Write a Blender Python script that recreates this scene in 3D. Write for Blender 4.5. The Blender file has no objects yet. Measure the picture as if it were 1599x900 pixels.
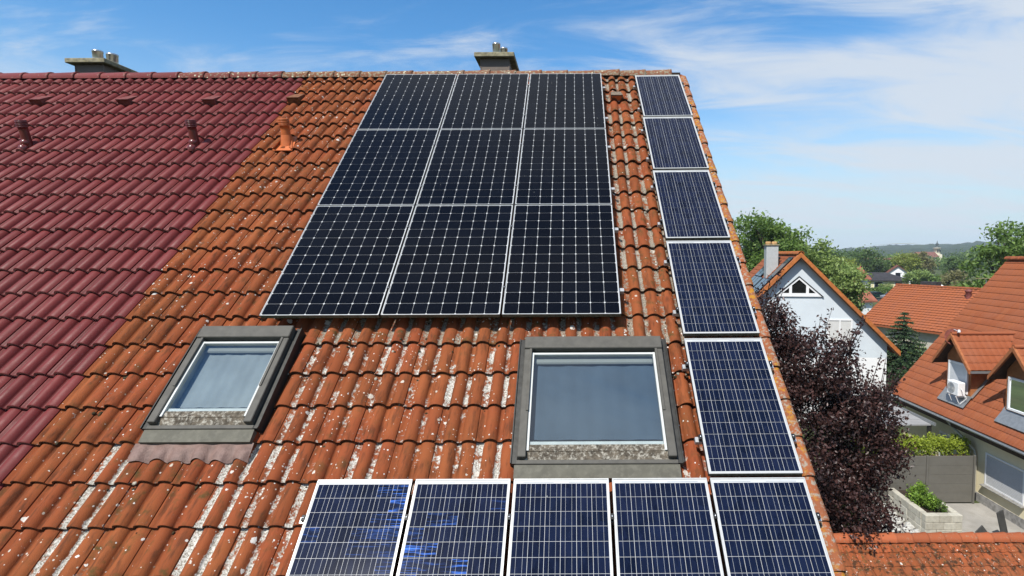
import bpy, bmesh, math, random
import numpy as np
from mathutils import Matrix, Vector, noise
random.seed(7); rng = np.random.default_rng(7)
R = math.radians
S = bpy.context.scene
COL = S.collection

# ------------------------------------------------------------------ camera, sky, sun, exposure
GZ = -9.2                                   # ground level; the drone camera hovers at the origin
cam_d = bpy.data.cameras.new('camera'); cam = bpy.data.objects.new('camera', cam_d); COL.objects.link(cam)
cam_d.sensor_width = 36.0; cam_d.lens = 847.27 / 1599 * 36
cam_d.shift_x = -(896.86 - 799.5) / 1599; cam_d.shift_y = 0.0
cam_d.clip_start = 0.05; cam_d.clip_end = 9000
cam.matrix_world = Matrix.Rotation(R(90 - 3.61), 4, 'X') @ Matrix.Rotation(R(-0.272), 4, 'Z')
S.camera = cam

SUN_EL, SUN_AZ = 53.0, 31.0                  # elevation; degrees left of straight behind the camera
SV = Vector((-math.sin(R(SUN_AZ)) * math.cos(R(SUN_EL)), -math.cos(R(SUN_AZ)) * math.cos(R(SUN_EL)), math.sin(R(SUN_EL))))
world = bpy.data.worlds.new('World'); S.world = world; world.use_nodes = True
nt = world.node_tree; nt.nodes.clear()
def wn(t, **k):
    n = nt.nodes.new(t)
    for a, b in k.items(): setattr(n, a, b)
    return n
sky = wn('ShaderNodeTexSky', sky_type='NISHITA', sun_disc=False)
sky.sun_elevation = R(SUN_EL); sky.sun_rotation = math.atan2(SV.x, SV.y)
sky.air_density = 1.15; sky.dust_density = 0.15; sky.ozone_density = 2.0; sky.altitude = 300
tc = wn('ShaderNodeTexCoord'); sep = wn('ShaderNodeSeparateXYZ'); nt.links.new(tc.outputs['Generated'], sep.inputs[0])
def wm(op, a, b=None, clamp=False):
    n = wn('ShaderNodeMath', operation=op, use_clamp=clamp)
    for i, v in enumerate((a, b)):
        if v is None: continue
        if isinstance(v, (int, float)): n.inputs[i].default_value = v
        else: nt.links.new(v, n.inputs[i])
    return n.outputs[0]
zz = wm('ADD', wm('MAXIMUM', sep.outputs[2], 0.0), 0.22)
cmb = wn('ShaderNodeCombineXYZ')
nt.links.new(wm('MULTIPLY', wm('DIVIDE', sep.outputs[0], zz), 0.62), cmb.inputs[0])
nt.links.new(wm('MULTIPLY', wm('DIVIDE', sep.outputs[1], zz), 1.7), cmb.inputs[1])
def wnoise(scale, detail, rough, off, dist=0.0):
    mp = wn('ShaderNodeMapping'); nt.links.new(cmb.outputs[0], mp.inputs[0]); mp.inputs['Location'].default_value = off
    n = wn('ShaderNodeTexNoise'); nt.links.new(mp.outputs[0], n.inputs['Vector'])
    n.inputs['Scale'].default_value = scale; n.inputs['Detail'].default_value = detail; n.inputs['Roughness'].default_value = rough
    n.inputs['Distortion'].default_value = dist
    return n.outputs['Fac']
CLOUD_OFF = (2.3, 16.3, 0.0)
big = wnoise(0.75, 2, 0.5, CLOUD_OFF)
fine = wnoise(2.3, 9, 0.6, (1.3, 4.1, 2.0), 0.9)
cl = wm('ADD', wm('MULTIPLY', big, 1.2), wm('MULTIPLY', fine, 1.0))
mr = wn('ShaderNodeMapRange', interpolation_type='SMOOTHSTEP'); nt.links.new(cl, mr.inputs[0])
mr.inputs[1].default_value = 0.94; mr.inputs[2].default_value = 1.33; mr.inputs[3].default_value = 0.0; mr.inputs[4].default_value = 0.9
mix = wn('ShaderNodeMix', data_type='RGBA'); nt.links.new(mr.outputs[0], mix.inputs[0])
hs = wn('ShaderNodeHueSaturation'); nt.links.new(sky.outputs[0], hs.inputs['Color']); hs.inputs['Saturation'].default_value = 1.36; hs.inputs['Value'].default_value = 1.12
veil = wn('ShaderNodeMapRange', interpolation_type='SMOOTHSTEP'); nt.links.new(sep.outputs[2], veil.inputs[0])
for i_, v_ in enumerate((0.0, 0.34, 0.9, 0.0)): veil.inputs[i_ + 1].default_value = v_
vm = wn('ShaderNodeMix', data_type='RGBA'); nt.links.new(veil.outputs[0], vm.inputs[0]); nt.links.new(hs.outputs[0], vm.inputs[6]); vm.inputs[7].default_value = (3.3, 4.3, 5.1, 1)
nt.links.new(vm.outputs[2], mix.inputs[6]); mix.inputs[7].default_value = (4.5, 4.9, 5.4, 1)
bg = wn('ShaderNodeBackground'); nt.links.new(mix.outputs[2], bg.inputs[0]); bg.inputs[1].default_value = 0.11
wo = wn('ShaderNodeOutputWorld'); nt.links.new(bg.outputs[0], wo.inputs[0])

sun_d = bpy.data.lights.new('sun', 'SUN'); sun = bpy.data.objects.new('sun', sun_d); COL.objects.link(sun)
sun_d.energy = 5.0; sun_d.angle = R(0.53); sun_d.color = (1.0, 0.955, 0.88)
sun.rotation_euler = SV.to_track_quat('Z', 'Y').to_euler(); sun.location = SV * 60
vs = S.view_settings; vs.view_transform = 'Standard'; vs.look = 'None'; vs.exposure = 0.5; vs.gamma = 1.0; vs.use_curve_mapping = False
S.cycles.max_bounces = 6; S.cycles.transparent_max_bounces = 12; S.cycles.volume_bounces = 0
S.cycles.use_denoising = True

# ------------------------------------------------------------------ helpers: objects
WM = {}
def put(o, parent=None, M=None):
    M = Matrix.Identity(4) if M is None else M
    COL.objects.link(o) if o.name not in COL.objects else None
    if parent is not None:
        o.parent = parent; o.matrix_parent_inverse = WM[parent.name].inverted()
    o.matrix_basis = M; WM[o.name] = M
    return o
def tag(o, label=None, cat=None, group=None, kind=None):
    if label: o['label'] = label
    if cat: o['category'] = cat
    if group: o['group'] = group
    if kind: o['kind'] = kind
    return o
def thing(name, label, cat, loc, group=None):
    o = bpy.data.objects.new(name, None); o.empty_display_size = 0.3
    put(o, None, Matrix.Translation(Vector(loc))); return tag(o, label, cat, group)

class MB:
    """collects faces; build() links them as one mesh object"""
    def __init__(s): s.v = []; s.f = []; s.m = []; s.sm = []
    def add(s, vs, fs, m=0, smooth=False):
        b = len(s.v); s.v += [tuple(v) for v in vs]
        for f in fs: s.f.append(tuple(b + i for i in f)); s.m.append(m); s.sm.append(smooth)
    def box(s, a, b, m=0, T=None, bev=0.0):
        x0, y0, z0 = a; x1, y1, z1 = b
        if bev > 0:
            bm = bmesh.new(); bmesh.ops.create_cube(bm, size=1.0)
            for v in bm.verts: v.co = ((x0 + x1) / 2 + v.co.x * (x1 - x0), (y0 + y1) / 2 + v.co.y * (y1 - y0), (z0 + z1) / 2 + v.co.z * (z1 - z0))
            bmesh.ops.bevel(bm, geom=bm.edges[:], offset=bev, segments=1, affect='EDGES')
            vs = [v.co.copy() for v in bm.verts]; bm.verts.index_update(); fs = [tuple(v.index for v in f.verts) for f in bm.faces]; bm.free()
        else:
            vs = [Vector(c) for c in ((x0, y0, z0), (x1, y0, z0), (x1, y1, z0), (x0, y1, z0), (x0, y0, z1), (x1, y0, z1), (x1, y1, z1), (x0, y1, z1))]
            fs = [(3, 2, 1, 0), (4, 5, 6, 7), (0, 1, 5, 4), (1, 2, 6, 5), (2, 3, 7, 6), (3, 0, 4, 7)]
        if T is not None: vs = [T @ v for v in vs]
        s.add(vs, fs, m); return s
    def prism(s, poly, ext, m=0):
        """poly: list of 3D points, ext: vector"""
        n = len(poly); e = Vector(ext); vs = [Vector(p) for p in poly] + [Vector(p) + e for p in poly]
        fs = [tuple(range(n))[::-1], tuple(range(n, 2 * n))] + [(i, (i + 1) % n, n + (i + 1) % n, n + i) for i in range(n)]
        s.add(vs, fs, m); return s
    def tube(s, pts, r, seg=8, m=0, cap=True):
        pts = [Vector(p) for p in pts]; rs = r if isinstance(r, (list, tuple)) else [r] * len(pts)
        b = len(s.v); vs = []; fs = []; up = None
        for i, p in enumerate(pts):
            d = (pts[min(i + 1, len(pts) - 1)] - pts[max(i - 1, 0)]).normalized()
            if up is None: up = d.orthogonal().normalized()
            else:
                up = (up - d * up.dot(d)); up = up.normalized() if up.length > 1e-6 else d.orthogonal().normalized()
            w = d.cross(up)
            for k in range(seg):
                a = 2 * math.pi * k / seg; vs.append(p + (up * math.cos(a) + w * math.sin(a)) * rs[i])
        for i in range(len(pts) - 1):
            for k in range(seg):
                fs.append((i * seg + k, i * seg + (k + 1) % seg, (i + 1) * seg + (k + 1) % seg, (i + 1) * seg + k))
        s.add(vs, fs, m, True)
        if cap:
            n = len(pts) - 1
            s.add([vs[k] for k in range(seg)], [tuple(range(seg))[::-1]], m); s.add([vs[n * seg + k] for k in range(seg)], [tuple(range(seg))], m)
        return s
    def lathe(s, prof, seg=20, m=0, T=None):
        vs = []; fs = []
        for r, z in prof:
            for k in range(seg):
                a = 2 * math.pi * k / seg; vs.append(Vector((r * math.cos(a), r * math.sin(a), z)))
        for i in range(len(prof) - 1):
            for k in range(seg): fs.append((i * seg + k, i * seg + (k + 1) % seg, (i + 1) * seg + (k + 1) % seg, (i + 1) * seg + k))
        if T is not None: vs = [T @ v for v in vs]
        s.add(vs, fs, m, True); return s
    def mesh(s, name, mats):
        me = bpy.data.meshes.new(name); me.from_pydata(s.v, [], s.f)
        for mt in (mats if isinstance(mats, (list, tuple)) else [mats]): me.materials.append(mt)
        me.polygons.foreach_set('material_index', s.m); me.polygons.foreach_set('use_smooth', s.sm); me.update()
        return me
    def build(s, name, mats, parent=None, M=None):
        return put(bpy.data.objects.new(name, s.mesh(name, mats)), parent, M)
def inst(name, me, parent, M, color=None):
    o = bpy.data.objects.new(name, me)
    if color: o.color = color
    return put(o, parent, M)
def frame(o, x, y, z):
    M = Matrix.Identity(4)
    for i, a in enumerate((x, y, z, o)):
        for j in range(3): M[j][i] = a[j]
    return M

# ------------------------------------------------------------------ helpers: materials
ALBEDO = 0.68                               # overall reflectance scale of hard surfaces
class NT:
    def __init__(s, name):
        s.al = ALBEDO
        s.m = bpy.data.materials.new(name); s.m.use_nodes = True; s.t = s.m.node_tree; s.t.nodes.clear()
        s.b = s.n('ShaderNodeBsdfPrincipled'); s.o = s.n('ShaderNodeOutputMaterial'); s.l(s.b.outputs[0], s.o.inputs[0])
        s._pos = None
    def n(s, t, **k):
        x = s.t.nodes.new(t)
        for a, b in k.items(): setattr(x, a, b)
        return x
    def l(s, a, b): s.t.links.new(a, b)
    def set(s, sock, v):
        if hasattr(v, 'node'): s.l(v, sock)
        else:
            if hasattr(sock.default_value, '__len__') and len(sock.default_value) == 4 and len(v) == 3: v = (*v, 1)
            sock.default_value = v
    def p(s, **k):
        nm = dict(color='Base Color', rough='Roughness', metal='Metallic', spec='Specular IOR Level', coat='Coat Weight', crough='Coat Roughness', cior='Coat IOR', ior='IOR', sheen='Sheen Weight')
        for a, b in k.items():
            if a == 'color' and s.al != 1.0:
                b = s.mix(1.0, b, (s.al, s.al, s.al), 'MULTIPLY') if hasattr(b, 'node') else tuple(c * s.al for c in b[:3])
            s.set(s.b.inputs[nm[a]], b)
        return s
    def pos(s):
        if s._pos is None: s._pos = s.n('ShaderNodeNewGeometry').outputs['Position']
        return s._pos
    def math(s, op, a, b=None, c=None, clamp=False):
        x = s.n('ShaderNodeMath', operation=op, use_clamp=clamp)
        for i, v in enumerate((a, b, c)):
            if v is not None: s.set(x.inputs[i], v)
        return x.outputs[0]
    def map(s, v, scale=(1, 1, 1), rot=(0, 0, 0)):
        x = s.n('ShaderNodeMapping'); s.l(v, x.inputs[0]); x.inputs['Scale'].default_value = scale; x.inputs['Rotation'].default_value = rot
        return x.outputs[0]
    def noise(s, scale, detail=4, rough=.55, vec=None, dist=0):
        x = s.n('ShaderNodeTexNoise'); s.l(vec or s.pos(), x.inputs['Vector'])
        x.inputs['Scale'].default_value = scale; x.inputs['Detail'].default_value = detail; x.inputs['Roughness'].default_value = rough; x.inputs['Distortion'].default_value = dist
        return x.outputs['Fac']
    def vor(s, scale, vec=None, feature='F1', rnd=1.0):
        x = s.n('ShaderNodeTexVoronoi', feature=feature); s.l(vec or s.pos(), x.inputs['Vector']); x.inputs['Scale'].default_value = scale
        x.inputs['Randomness'].default_value = rnd
        return x
    def ramp(s, v, a, b, lo=0., hi=1.):
        x = s.n('ShaderNodeMapRange', interpolation_type='SMOOTHSTEP'); s.set(x.inputs[0], v)
        for i, q in enumerate((a, b, lo, hi)): s.set(x.inputs[i + 1], q)
        return x.outputs[0]
    def mix(s, f, a, b, mode='MIX'):
        x = s.n('ShaderNodeMix', data_type='RGBA', blend_type=mode); s.set(x.inputs[0], f); s.set(x.inputs[6], a); s.set(x.inputs[7], b)
        return x.outputs[2]
    def bump(s, h, dist=.01, strength=1.0):
        x = s.n('ShaderNodeBump'); s.l(h, x.inputs['Height']); x.inputs['Distance'].default_value = dist; x.inputs['Strength'].default_value = strength
        s.l(x.outputs[0], s.b.inputs['Normal']); return s
    def attr(s, name):
        x = s.n('ShaderNodeAttribute', attribute_name=name); return x.outputs['Fac']
    def rnd(s): return s.n('ShaderNodeObjectInfo').outputs['Random']
    def ocol(s):
        x = s.n('ShaderNodeSeparateColor'); s.l(s.n('ShaderNodeObjectInfo').outputs['Color'], x.inputs[0]); return x.outputs
def plain(name, c, rough=.6, metal=0., var=.25, scale=8, dirt=None, dirtamt=.4, bump=0., spec=.22):
    t = NT(name); a = tuple(x * (1 - var) for x in c); b = tuple(min(1, x * (1 + var)) for x in c)
    col = t.mix(t.ramp(t.noise(scale, 5), .3, .7), a, b)
    if dirt: col = t.mix(t.math('MULTIPLY', t.ramp(t.noise(scale * 2.3, 6, .65), .45, .7), dirtamt), col, dirt)
    t.p(color=col, rough=rough, metal=metal, spec=spec)
    if bump: t.bump(t.noise(scale * 6, 4), bump)
    return t.m

# --- clay tile materials
def tile_mat(name, base, base2, dark, red=False, blotch=0.):
    t = NT(name); oc = t.ocol(); rn = t.rnd(); prof = t.attr('prof')
    col = t.mix(t.ramp(t.noise(1.6, 3), .35, .65), base, base2)
    col = t.mix(t.math('MULTIPLY', t.ramp(rn, 0, 1), .6 if red else .6), col, tuple(c * .72 for c in base) if red else (.225, .068, .026))
    if red:
        col = t.mix(t.math('MULTIPLY', t.ramp(t.noise(24, 5), .5, .75), .35), col, dark)
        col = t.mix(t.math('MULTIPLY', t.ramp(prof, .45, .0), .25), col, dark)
        col = t.mix(t.math('MULTIPLY', t.ramp(t.noise(.9, 4, .6), .45, .7), .3), col, (.22, .06, .055))
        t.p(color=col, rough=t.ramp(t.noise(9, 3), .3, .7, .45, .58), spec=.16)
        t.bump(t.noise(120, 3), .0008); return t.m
    # soot and algae: blotches and long streaks down the slope
    st = t.noise(1, 6, .65, t.map(t.pos(), (26, 5, 5)))
    col = t.mix(t.math('MULTIPLY', t.ramp(st, .46, .70), .72), col, dark)
    col = t.mix(t.math('MULTIPLY', t.ramp(t.noise(11, 5, .6), .5, .75), t.math('MULTIPLY', oc[2], 1.0)), col, (.085, .07, .025))
    if blotch: col = t.mix(t.math('MULTIPLY', t.ramp(t.noise(9, 4, .6), .52, .62), blotch), col, (.045, .03, .018))
    # grey lichen settled in the troughs
    low = t.ramp(t.math('ADD', prof, t.math('MULTIPLY', t.math('SUBTRACT', t.noise(13, 4, .6), .5), .8)), .55, .0)
    g = t.math('MULTIPLY', low, oc[0])
    patch = t.math('ADD', t.math('MULTIPLY', t.noise(34, 5, .7), .75), t.math('MULTIPLY', t.noise(8.5, 3), .75))
    lm = t.ramp(t.math('ADD', patch, t.math('MULTIPLY', g, .42)), .96, 1.13)
    lcol = t.mix(t.ramp(t.noise(95, 4, .7), .35, .62), (.19, .16, .12), (.74, .72, .66))
    lcol = t.mix(t.math('MULTIPLY', t.ramp(oc[2], .3, .9), .85), lcol, t.mix(t.ramp(t.noise(70, 4, .7), .35, .65), (.12, .095, .065), (.40, .34, .26)))
    col = t.mix(t.math('MULTIPLY', lm, t.ramp(oc[0], 0., .12)), col, lcol)
    # round white spots, rare large ones and many small ones
    clus = t.noise(5.5, 3, .6)
    for sc, rad, lo, k in ((8.5, .034, .82, 1.0), (17, .018, .78, 1.2), (40, .0085, .72, 1.6)):
        v = t.vor(sc); d = v.outputs['Distance']; sc_ = t.n('ShaderNodeSeparateColor'); t.l(v.outputs['Color'], sc_.inputs[0])
        r_ = t.math('ADD', t.math('MULTIPLY', sc_.outputs[1], rad * sc * .8), t.math('MULTIPLY', t.math('SUBTRACT', t.noise(90, 2), .5), rad * sc * .9))
        on = t.math('GREATER_THAN', t.math('ADD', t.math('ADD', sc_.outputs[0], t.math('MULTIPLY', t.math('SUBTRACT', clus, .5), 1.7)), t.math('MULTIPLY', t.math('SUBTRACT', oc[1], .5), .55)), t.math('ADD', lo, t.math('MULTIPLY', t.math('SUBTRACT', prof, .5), .25)))
        m = t.math('MULTIPLY', t.math('GREATER_THAN', r_, d), on)
        sp = t.mix(sc_.outputs[2], (.56, .5, .4), (.82, .81, .77))
        col = t.mix(t.math('MULTIPLY', m, .92), col, sp)
    # a little orange lichen
    om = t.math('MULTIPLY', t.ramp(t.noise(17, 5, .7), .66, .74), t.ramp(t.noise(3.1, 2), .5, .62))
    col = t.mix(t.math('MULTIPLY', om, .8), col, (.5, .2, .02))
    t.p(color=col, rough=.85, spec=.08)
    t.bump(t.math('ADD', t.noise(160, 4), t.math('MULTIPLY', lm, .8)), .0022)
    return t.m
M_TILE = tile_mat('weathered_clay', (.312, .080, .033), (.332, .102, .038), (.085, .036, .02))
M_EDGE = plain('mossy_tile_edge', (.12, .06, .035), .85, var=.5, scale=25, dirt=(.03, .025, .02), dirtamt=.9)
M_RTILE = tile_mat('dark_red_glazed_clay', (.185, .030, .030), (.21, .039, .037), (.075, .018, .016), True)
M_REDGE = plain('red_tile_edge', (.33, .16, .14), .6, var=.4, scale=30, dirt=(.33, .27, .24), dirtamt=.7)
M_DECK = plain('dark_roof_underlay', (.035, .025, .02), .9)
def verge_mat():
    t = NT('verge_clay_with_yellow_lichen'); 
    col = t.mix(t.ramp(t.noise(3, 3), .35, .65), (.38, .12, .05), (.30, .11, .055))
    col = t.mix(t.ramp(t.noise(30, 5, .65), .5, .62), col, (.36, .31, .25))
    a = t.math('MULTIPLY', t.ramp(t.noise(19, 5, .7), .5, .58), t.ramp(t.noise(3.2, 3), .42, .55))
    col = t.mix(a, col, t.mix(t.noise(60, 3), (.52, .2, .015), (.46, .27, .05)))
    t.p(color=col, rough=.9, spec=.1); t.bump(t.noise(90, 4), .004); return t.m
M_VERGE = verge_mat()
def ridge_mat(name, base, heavy):
    t = NT(name); col = t.mix(t.ramp(t.rnd(), 0, 1), base, tuple(c * .75 for c in base))
    col = t.mix(t.ramp(t.noise(24, 6, .7), .60 - heavy * .2, .70 - heavy * .2), col, t.mix(t.noise(70, 3), (.16, .14, .09), (.42, .38, .28)))
    if heavy > .3: col = t.mix(t.ramp(t.vor(14).outputs['Distance'], .22, .14), col, (.62, .58, .42))
    t.p(color=col, rough=.8 if heavy else .5, spec=.15); t.bump(t.noise(80, 4), .003); return t.m
M_RIDGE_R = ridge_mat('red_ridge_clay', (.23, .055, .05), 0); M_RIDGE_M = ridge_mat('red_ridge_clay_with_lichen', (.2, .06, .05), .35); M_RIDGE_O = ridge_mat('orange_ridge_clay_with_lichen', (.24, .095, .05), .6)

# --- solar materials
def cell_mat(name, a, b, poly):
    t = NT(name); rn = t.rnd(); oc = t.ocol()
    col = t.mix(rn, a, b)
    if poly:
        v = t.vor(34, t.map(t.pos(), (1, .45, .45))); sc = t.n('ShaderNodeSeparateColor'); t.l(v.outputs['Color'], sc.inputs[0])
        col = t.mix(t.math('MULTIPLY', sc.outputs[0], .35), col, tuple(c * 1.9 for c in b))
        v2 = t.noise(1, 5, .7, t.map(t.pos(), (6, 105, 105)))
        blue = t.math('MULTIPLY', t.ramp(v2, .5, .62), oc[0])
        col = t.mix(blue, col, (.06, .19, .72))  # sun glint streaks painted into the colour of chosen cells
    v3 = t.vor(16); s3 = t.n('ShaderNodeSeparateColor'); t.l(v3.outputs['Color'], s3.inputs[0])
    dm = t.math('MULTIPLY', t.math('GREATER_THAN', t.math('MULTIPLY', s3.outputs[1], .09), v3.outputs['Distance']), t.math('GREATER_THAN', s3.outputs[0], .955))
    col = t.mix(t.math('MULTIPLY', dm, .8), col, (.45, .45, .42))
    t.p(color=col, rough=.12, spec=.08, coat=.15, crough=.02, cior=1.34); return t.m
M_MONO = cell_mat('black_mono_cell', (.002, .0027, .006), (.0038, .005, .0095), False)
M_POLY = cell_mat('blue_poly_cell', (.004, .007, .020), (.008, .013, .036), True)
def sheet_mat():
    t = NT('white_backsheet'); t.p(color=t.mix(t.noise(15, 3), (.52, .54, .56), (.62, .63, .63)), rough=.5, coat=.15, crough=.03, cior=1.38); return t.m
M_SHEET = sheet_mat()
M_BUS = plain('silver_busbar', (.42, .44, .46), .4, .0, .1)
M_ALU = plain('anodised_aluminium', (.66, .67, .68), .38, .55, .08, 20, dirt=(.42, .4, .34), dirtamt=.4)
M_ALUW = plain('pale_aluminium_frame', (.60, .605, .60), .42, .25, .06, 20, dirt=(.5, .5, .44), dirtamt=.35)
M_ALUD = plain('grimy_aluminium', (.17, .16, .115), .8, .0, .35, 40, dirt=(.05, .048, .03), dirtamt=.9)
M_BLACK = plain('black_plastic_and_side_shade', (.018, .018, .02), .45)

# ------------------------------------------------------------------ main roof geometry
TH = R(42.63); HPAN = 3.598
DS = Vector((0, math.cos(TH), math.sin(TH))); NS = Vector((0, -math.sin(TH), math.cos(TH))); XS = Vector((1, 0, 0))
def rpt(u, t, n=0.): return XS * u + DS * t + NS * (n - HPAN)      # u along ridge, t up the slope, n above the panel glass plane
def rmat(u, t, n=0.): return frame(rpt(u, t, n), XS, DS, NS)
def bx(mb, u0, u1, t0, t1, n0, n1, m=0, bev=0.):
    """box in roof axes, vertices in world space"""
    mb.box((u0, t0, n0), (u1, t1, n1), m, rmat(0, 0, 0), bev); return mb
TW, TP = .3059, .3128
U0, T0, NB = -4.116, 1.378, -.217
PROF = [(-.012, .006), (.001, .012), (.010, .010), (.02, .002), (.034, 0), (.052, 0), (.056, .010), (.064, .025), (.076, .038), (.091, .047), (.108, .050), (.125, .047), (.140, .038), (.152, .025), (.160, .010), (.164, 0), (.192, 0), (.197, .009), (.206, .023), (.219, .035), (.236, .043), (.254, .045), (.272, .042), (.288, .035), (.300, .026), (.3055, .021)]
def pz(x):
    for (a, za), (b, zb) in zip(PROF, PROF[1:]):
        if a <= x <= b: return za + (zb - za) * (x - a) / (b - a)
    return PROF[-1][1]
LIFT, TLEN, THK = .038, .345, .028
def tile_geo(xa=-.012, xb=.3055, ya=0., yb=TLEN, prof=None, lift=LIFT, pitch=TP, thk=THK):
    pr = prof or PROF; f = (lambda x: np.interp(x, [p[0] for p in pr], [p[1] for p in pr]))
    hm = max(p[1] for p in pr)
    xs = [xa] + [p[0] for p in pr if xa + 1e-4 < p[0] < xb - 1e-4] + [xb]; n = len(xs)
    V = []; P = []; F = []; MI = []; SM = []
    zt = lambda y: lift * (1 - y / pitch)
    def row(y, dz, pv=None):
        b = len(V)
        for x in xs: V.append((x, y, float(f(x)) + zt(y) + dz)); P.append(float(f(x)) / hm if pv is None else pv)
        return b
    a, b = row(ya, 0), row(yb, 0)
    ar = row(ya + .006, .0)                    # rounded nose
    for k in range(n): V[a + k] = (V[a + k][0], V[a + k][1], V[a + k][2] - .005)
    for k in range(n - 1):
        F += [(a + k, a + k + 1, ar + k + 1, ar + k), (ar + k, ar + k + 1, b + k + 1, b + k)]; MI += [0, 0]; SM += [True, True]
    c, d = row(ya, -.005), row(ya + .002, -thk)
    for k in range(n - 1): F.append((d + k, d + k + 1, c + k + 1, c + k)); MI.append(1); SM.append(False)
    s = len(V)                                 # right-hand lip
    for y in (ya, yb):
        z = float(f(xb)) + zt(y); V.extend([(xb, y, z), (xb + .0015, y, z - .016)]); P.extend([.6, .2])
    F.append((s, s + 1, s + 3, s + 2)); MI.append(0); SM.append(False)
    return np.array(V), F, MI, SM, P
def geo_mesh(name, g, mats):
    V, F, MI, SM, P = g; me = bpy.data.meshes.new(name); me.from_pydata(V.tolist(), [], F)
    for m in mats: me.materials.append(m)
    me.polygons.foreach_set('material_index', MI); me.polygons.foreach_set('use_smooth', SM)
    at = me.attributes.new('prof', 'FLOAT', 'POINT'); at.data.foreach_set('value', P); me.update(); return me
def geo_join(items):
    """items: list of (geo, Matrix)"""
    Vs = []; F = []; MI = []; SM = []; P = []; b = 0
    for (V, f, mi, sm, p), M in items:
        A = np.array(M); Vs.append(V @ A[:3, :3].T + A[:3, 3]); F += [tuple(b + i for i in q) for q in f]; MI += mi; SM += sm; P += p; b += len(V)
    return np.concatenate(Vs), F, MI, SM, P
def jit(M, a=.009, d=.003):
    return M @ Matrix.Translation((random.uniform(-d, d), random.uniform(-d * 2, d * 2), random.uniform(0, d))) @ Matrix.Rotation(random.uniform(-a, a), 4, 'Z') @ Matrix.Rotation(random.uniform(-a, a), 4, 'Y')

# the two houses under this roof
house = thing('terraced_house', 'weathered orange tiled house carrying the solar panels', 'house', (-1.2, 8.5, GZ))
rhouse = thing('terraced_house', 'attached house with glossy dark red tiled roof', 'house', (-6.8, 8.5, GZ))
M_REND = plain('cream_render', (.62, .58, .5), .9, var=.08, scale=3)
TRIDGE = 8.13
UV, UL = U0 + 19 * TW, U0 - 18 * TW
def body(parent, ua, ub):
    rp = rpt(0, TRIDGE, NB - .04); yr, zr = rp.y, rp.z
    ep = rpt(0, -2.2, NB - .04); ye, ze = ep.y, ep.z; yb = 2 * yr - ye
    mb = MB(); poly = [(ua, ye + .5, GZ), (ua, yb - .5, GZ), (ua, yb - .5, ze + .25), (ua, yr, zr - .35), (ua, ye + .5, ze + .25)]
    mb.prism(poly, (ub - ua, 0, 0)); mb.build('wall', M_REND, parent)
    mb = MB(); th = .16
    d2 = Vector((0, -DS.y, DS.z)); n2 = Vector((0, -NS.y, NS.z))
    e1, r1 = Vector((ua, ye, ze)), Vector((ua, yr, zr)); e2 = Vector((ua, yb, ze)); dn = Vector((0, 0, -th / math.cos(TH)))
    mb.prism([e1, r1, r1 + dn, e1 + dn], (ub - ua, 0, 0)); mb.prism([e2, e2 + dn, r1 + dn + Vector((0, .001, 0)), r1 + Vector((0, .001, 0))], (ub - ua, 0, 0), 1)
    return mb.build('roof', [M_DECK, M_DECK], parent)
roofO = body(house, U0 + .0, UV - .05); roofR = body(rhouse, UL, U0 - .003)

WIN = dict(L=(-3.25, -2.455, 2.09, 3.055), R=(-.421, .737, 1.795, 2.92))         # outer frames of the roof windows: u0 u1 t0 t1
PIPES = [(-7.05, 6.22), (-4.88, 6.205), (-3.69, 6.20)]
VENTS = [(-7.66, 7.28), (-6.41, 7.27), (-5.19, 7.26), (-4.0, 7.30), (.62, 7.33)]
ARR = (-2.768, .43, 3.13, 7.838)
def covered(u, t):
    """wholly out of sight under the panels"""
    if ARR[0] + .12 < u and u + TW < ARR[1] - .02 and t > ARR[2] + .25 and t + TP < ARR[3] - .03: return True
    if .97 < u and u + TW < 1.56: return t > 1.7
    if -1.70 < u and t + TP < 1.50: return True
    return False
def lich(k, r, u, t):
    n = noise.noise(Vector((u * 1.3, t * 1.3, 3.)))
    w, sp, mo = .12, .42, .25
    if u > .3: w, sp, mo = (random.uniform(.7, 1.2), .45, .8) if t > 3. else (.3, .5, .3)
    elif t < 3.2 and u > -2.5: w, sp, mo = random.choice((.15, .4, .6, .85)) + .35 * n, .62, .2
    elif t > 3.2: w, sp, mo = .12 + .15 * n, .5 + .15 * n, .3
    else: w, sp, mo = .08, .34, .35
    if u < -2.5 and t > 4.5: sp += .1
    if 2.85 < t < 3.3 and u > -2.5: w, sp, mo = .8, .6, 1.0
    if k in (2, 5) and t < 2.0: w, sp = 1.05, .75
    if k in (3, 4) and t < 2.0: mo, w = .8, .1
    if k == 6 and t < 2.3: w, sp = .75, .8
    j = random.uniform(-.12, .12)
    return (max(0, min(1.5, w + j)), max(0, min(1, sp + j)), max(0, min(1, mo + random.uniform(-.15, .25))), 1)
tileO = geo_mesh('roof_tile', tile_geo(), [M_TILE, M_EDGE]); tileR = geo_mesh('roof_tile', tile_geo(), [M_RTILE, M_REDGE])
G0 = tile_geo(); restO = []; restR = []
def clip_for_windows(u, t):
    """None = keep whole, [] = drop, else list of (xa,xb,ya,yb)"""
    for (a, b, c, d) in WIN.values():
        a, b, c, d = a + .03, b - .03, c - .03, d - .05
        if u + TW <= a or u >= b or t + TLEN <= c or t >= d: continue
        out = []
        if t < c: out.append((0, .3055, 0, min(TLEN, c - t)))
        if t + TP > d + .02: out.append((0, .3055, d - t, TLEN))
        ya, yb = max(0, c - t), min(TLEN, d - t)
        if yb - ya > .05:
            if u < a - .01: out.append((0, a - u, ya, yb))
            if u + TW > b + .01: out.append((b - u, .3055, ya, yb))
        return out
    return None
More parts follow.
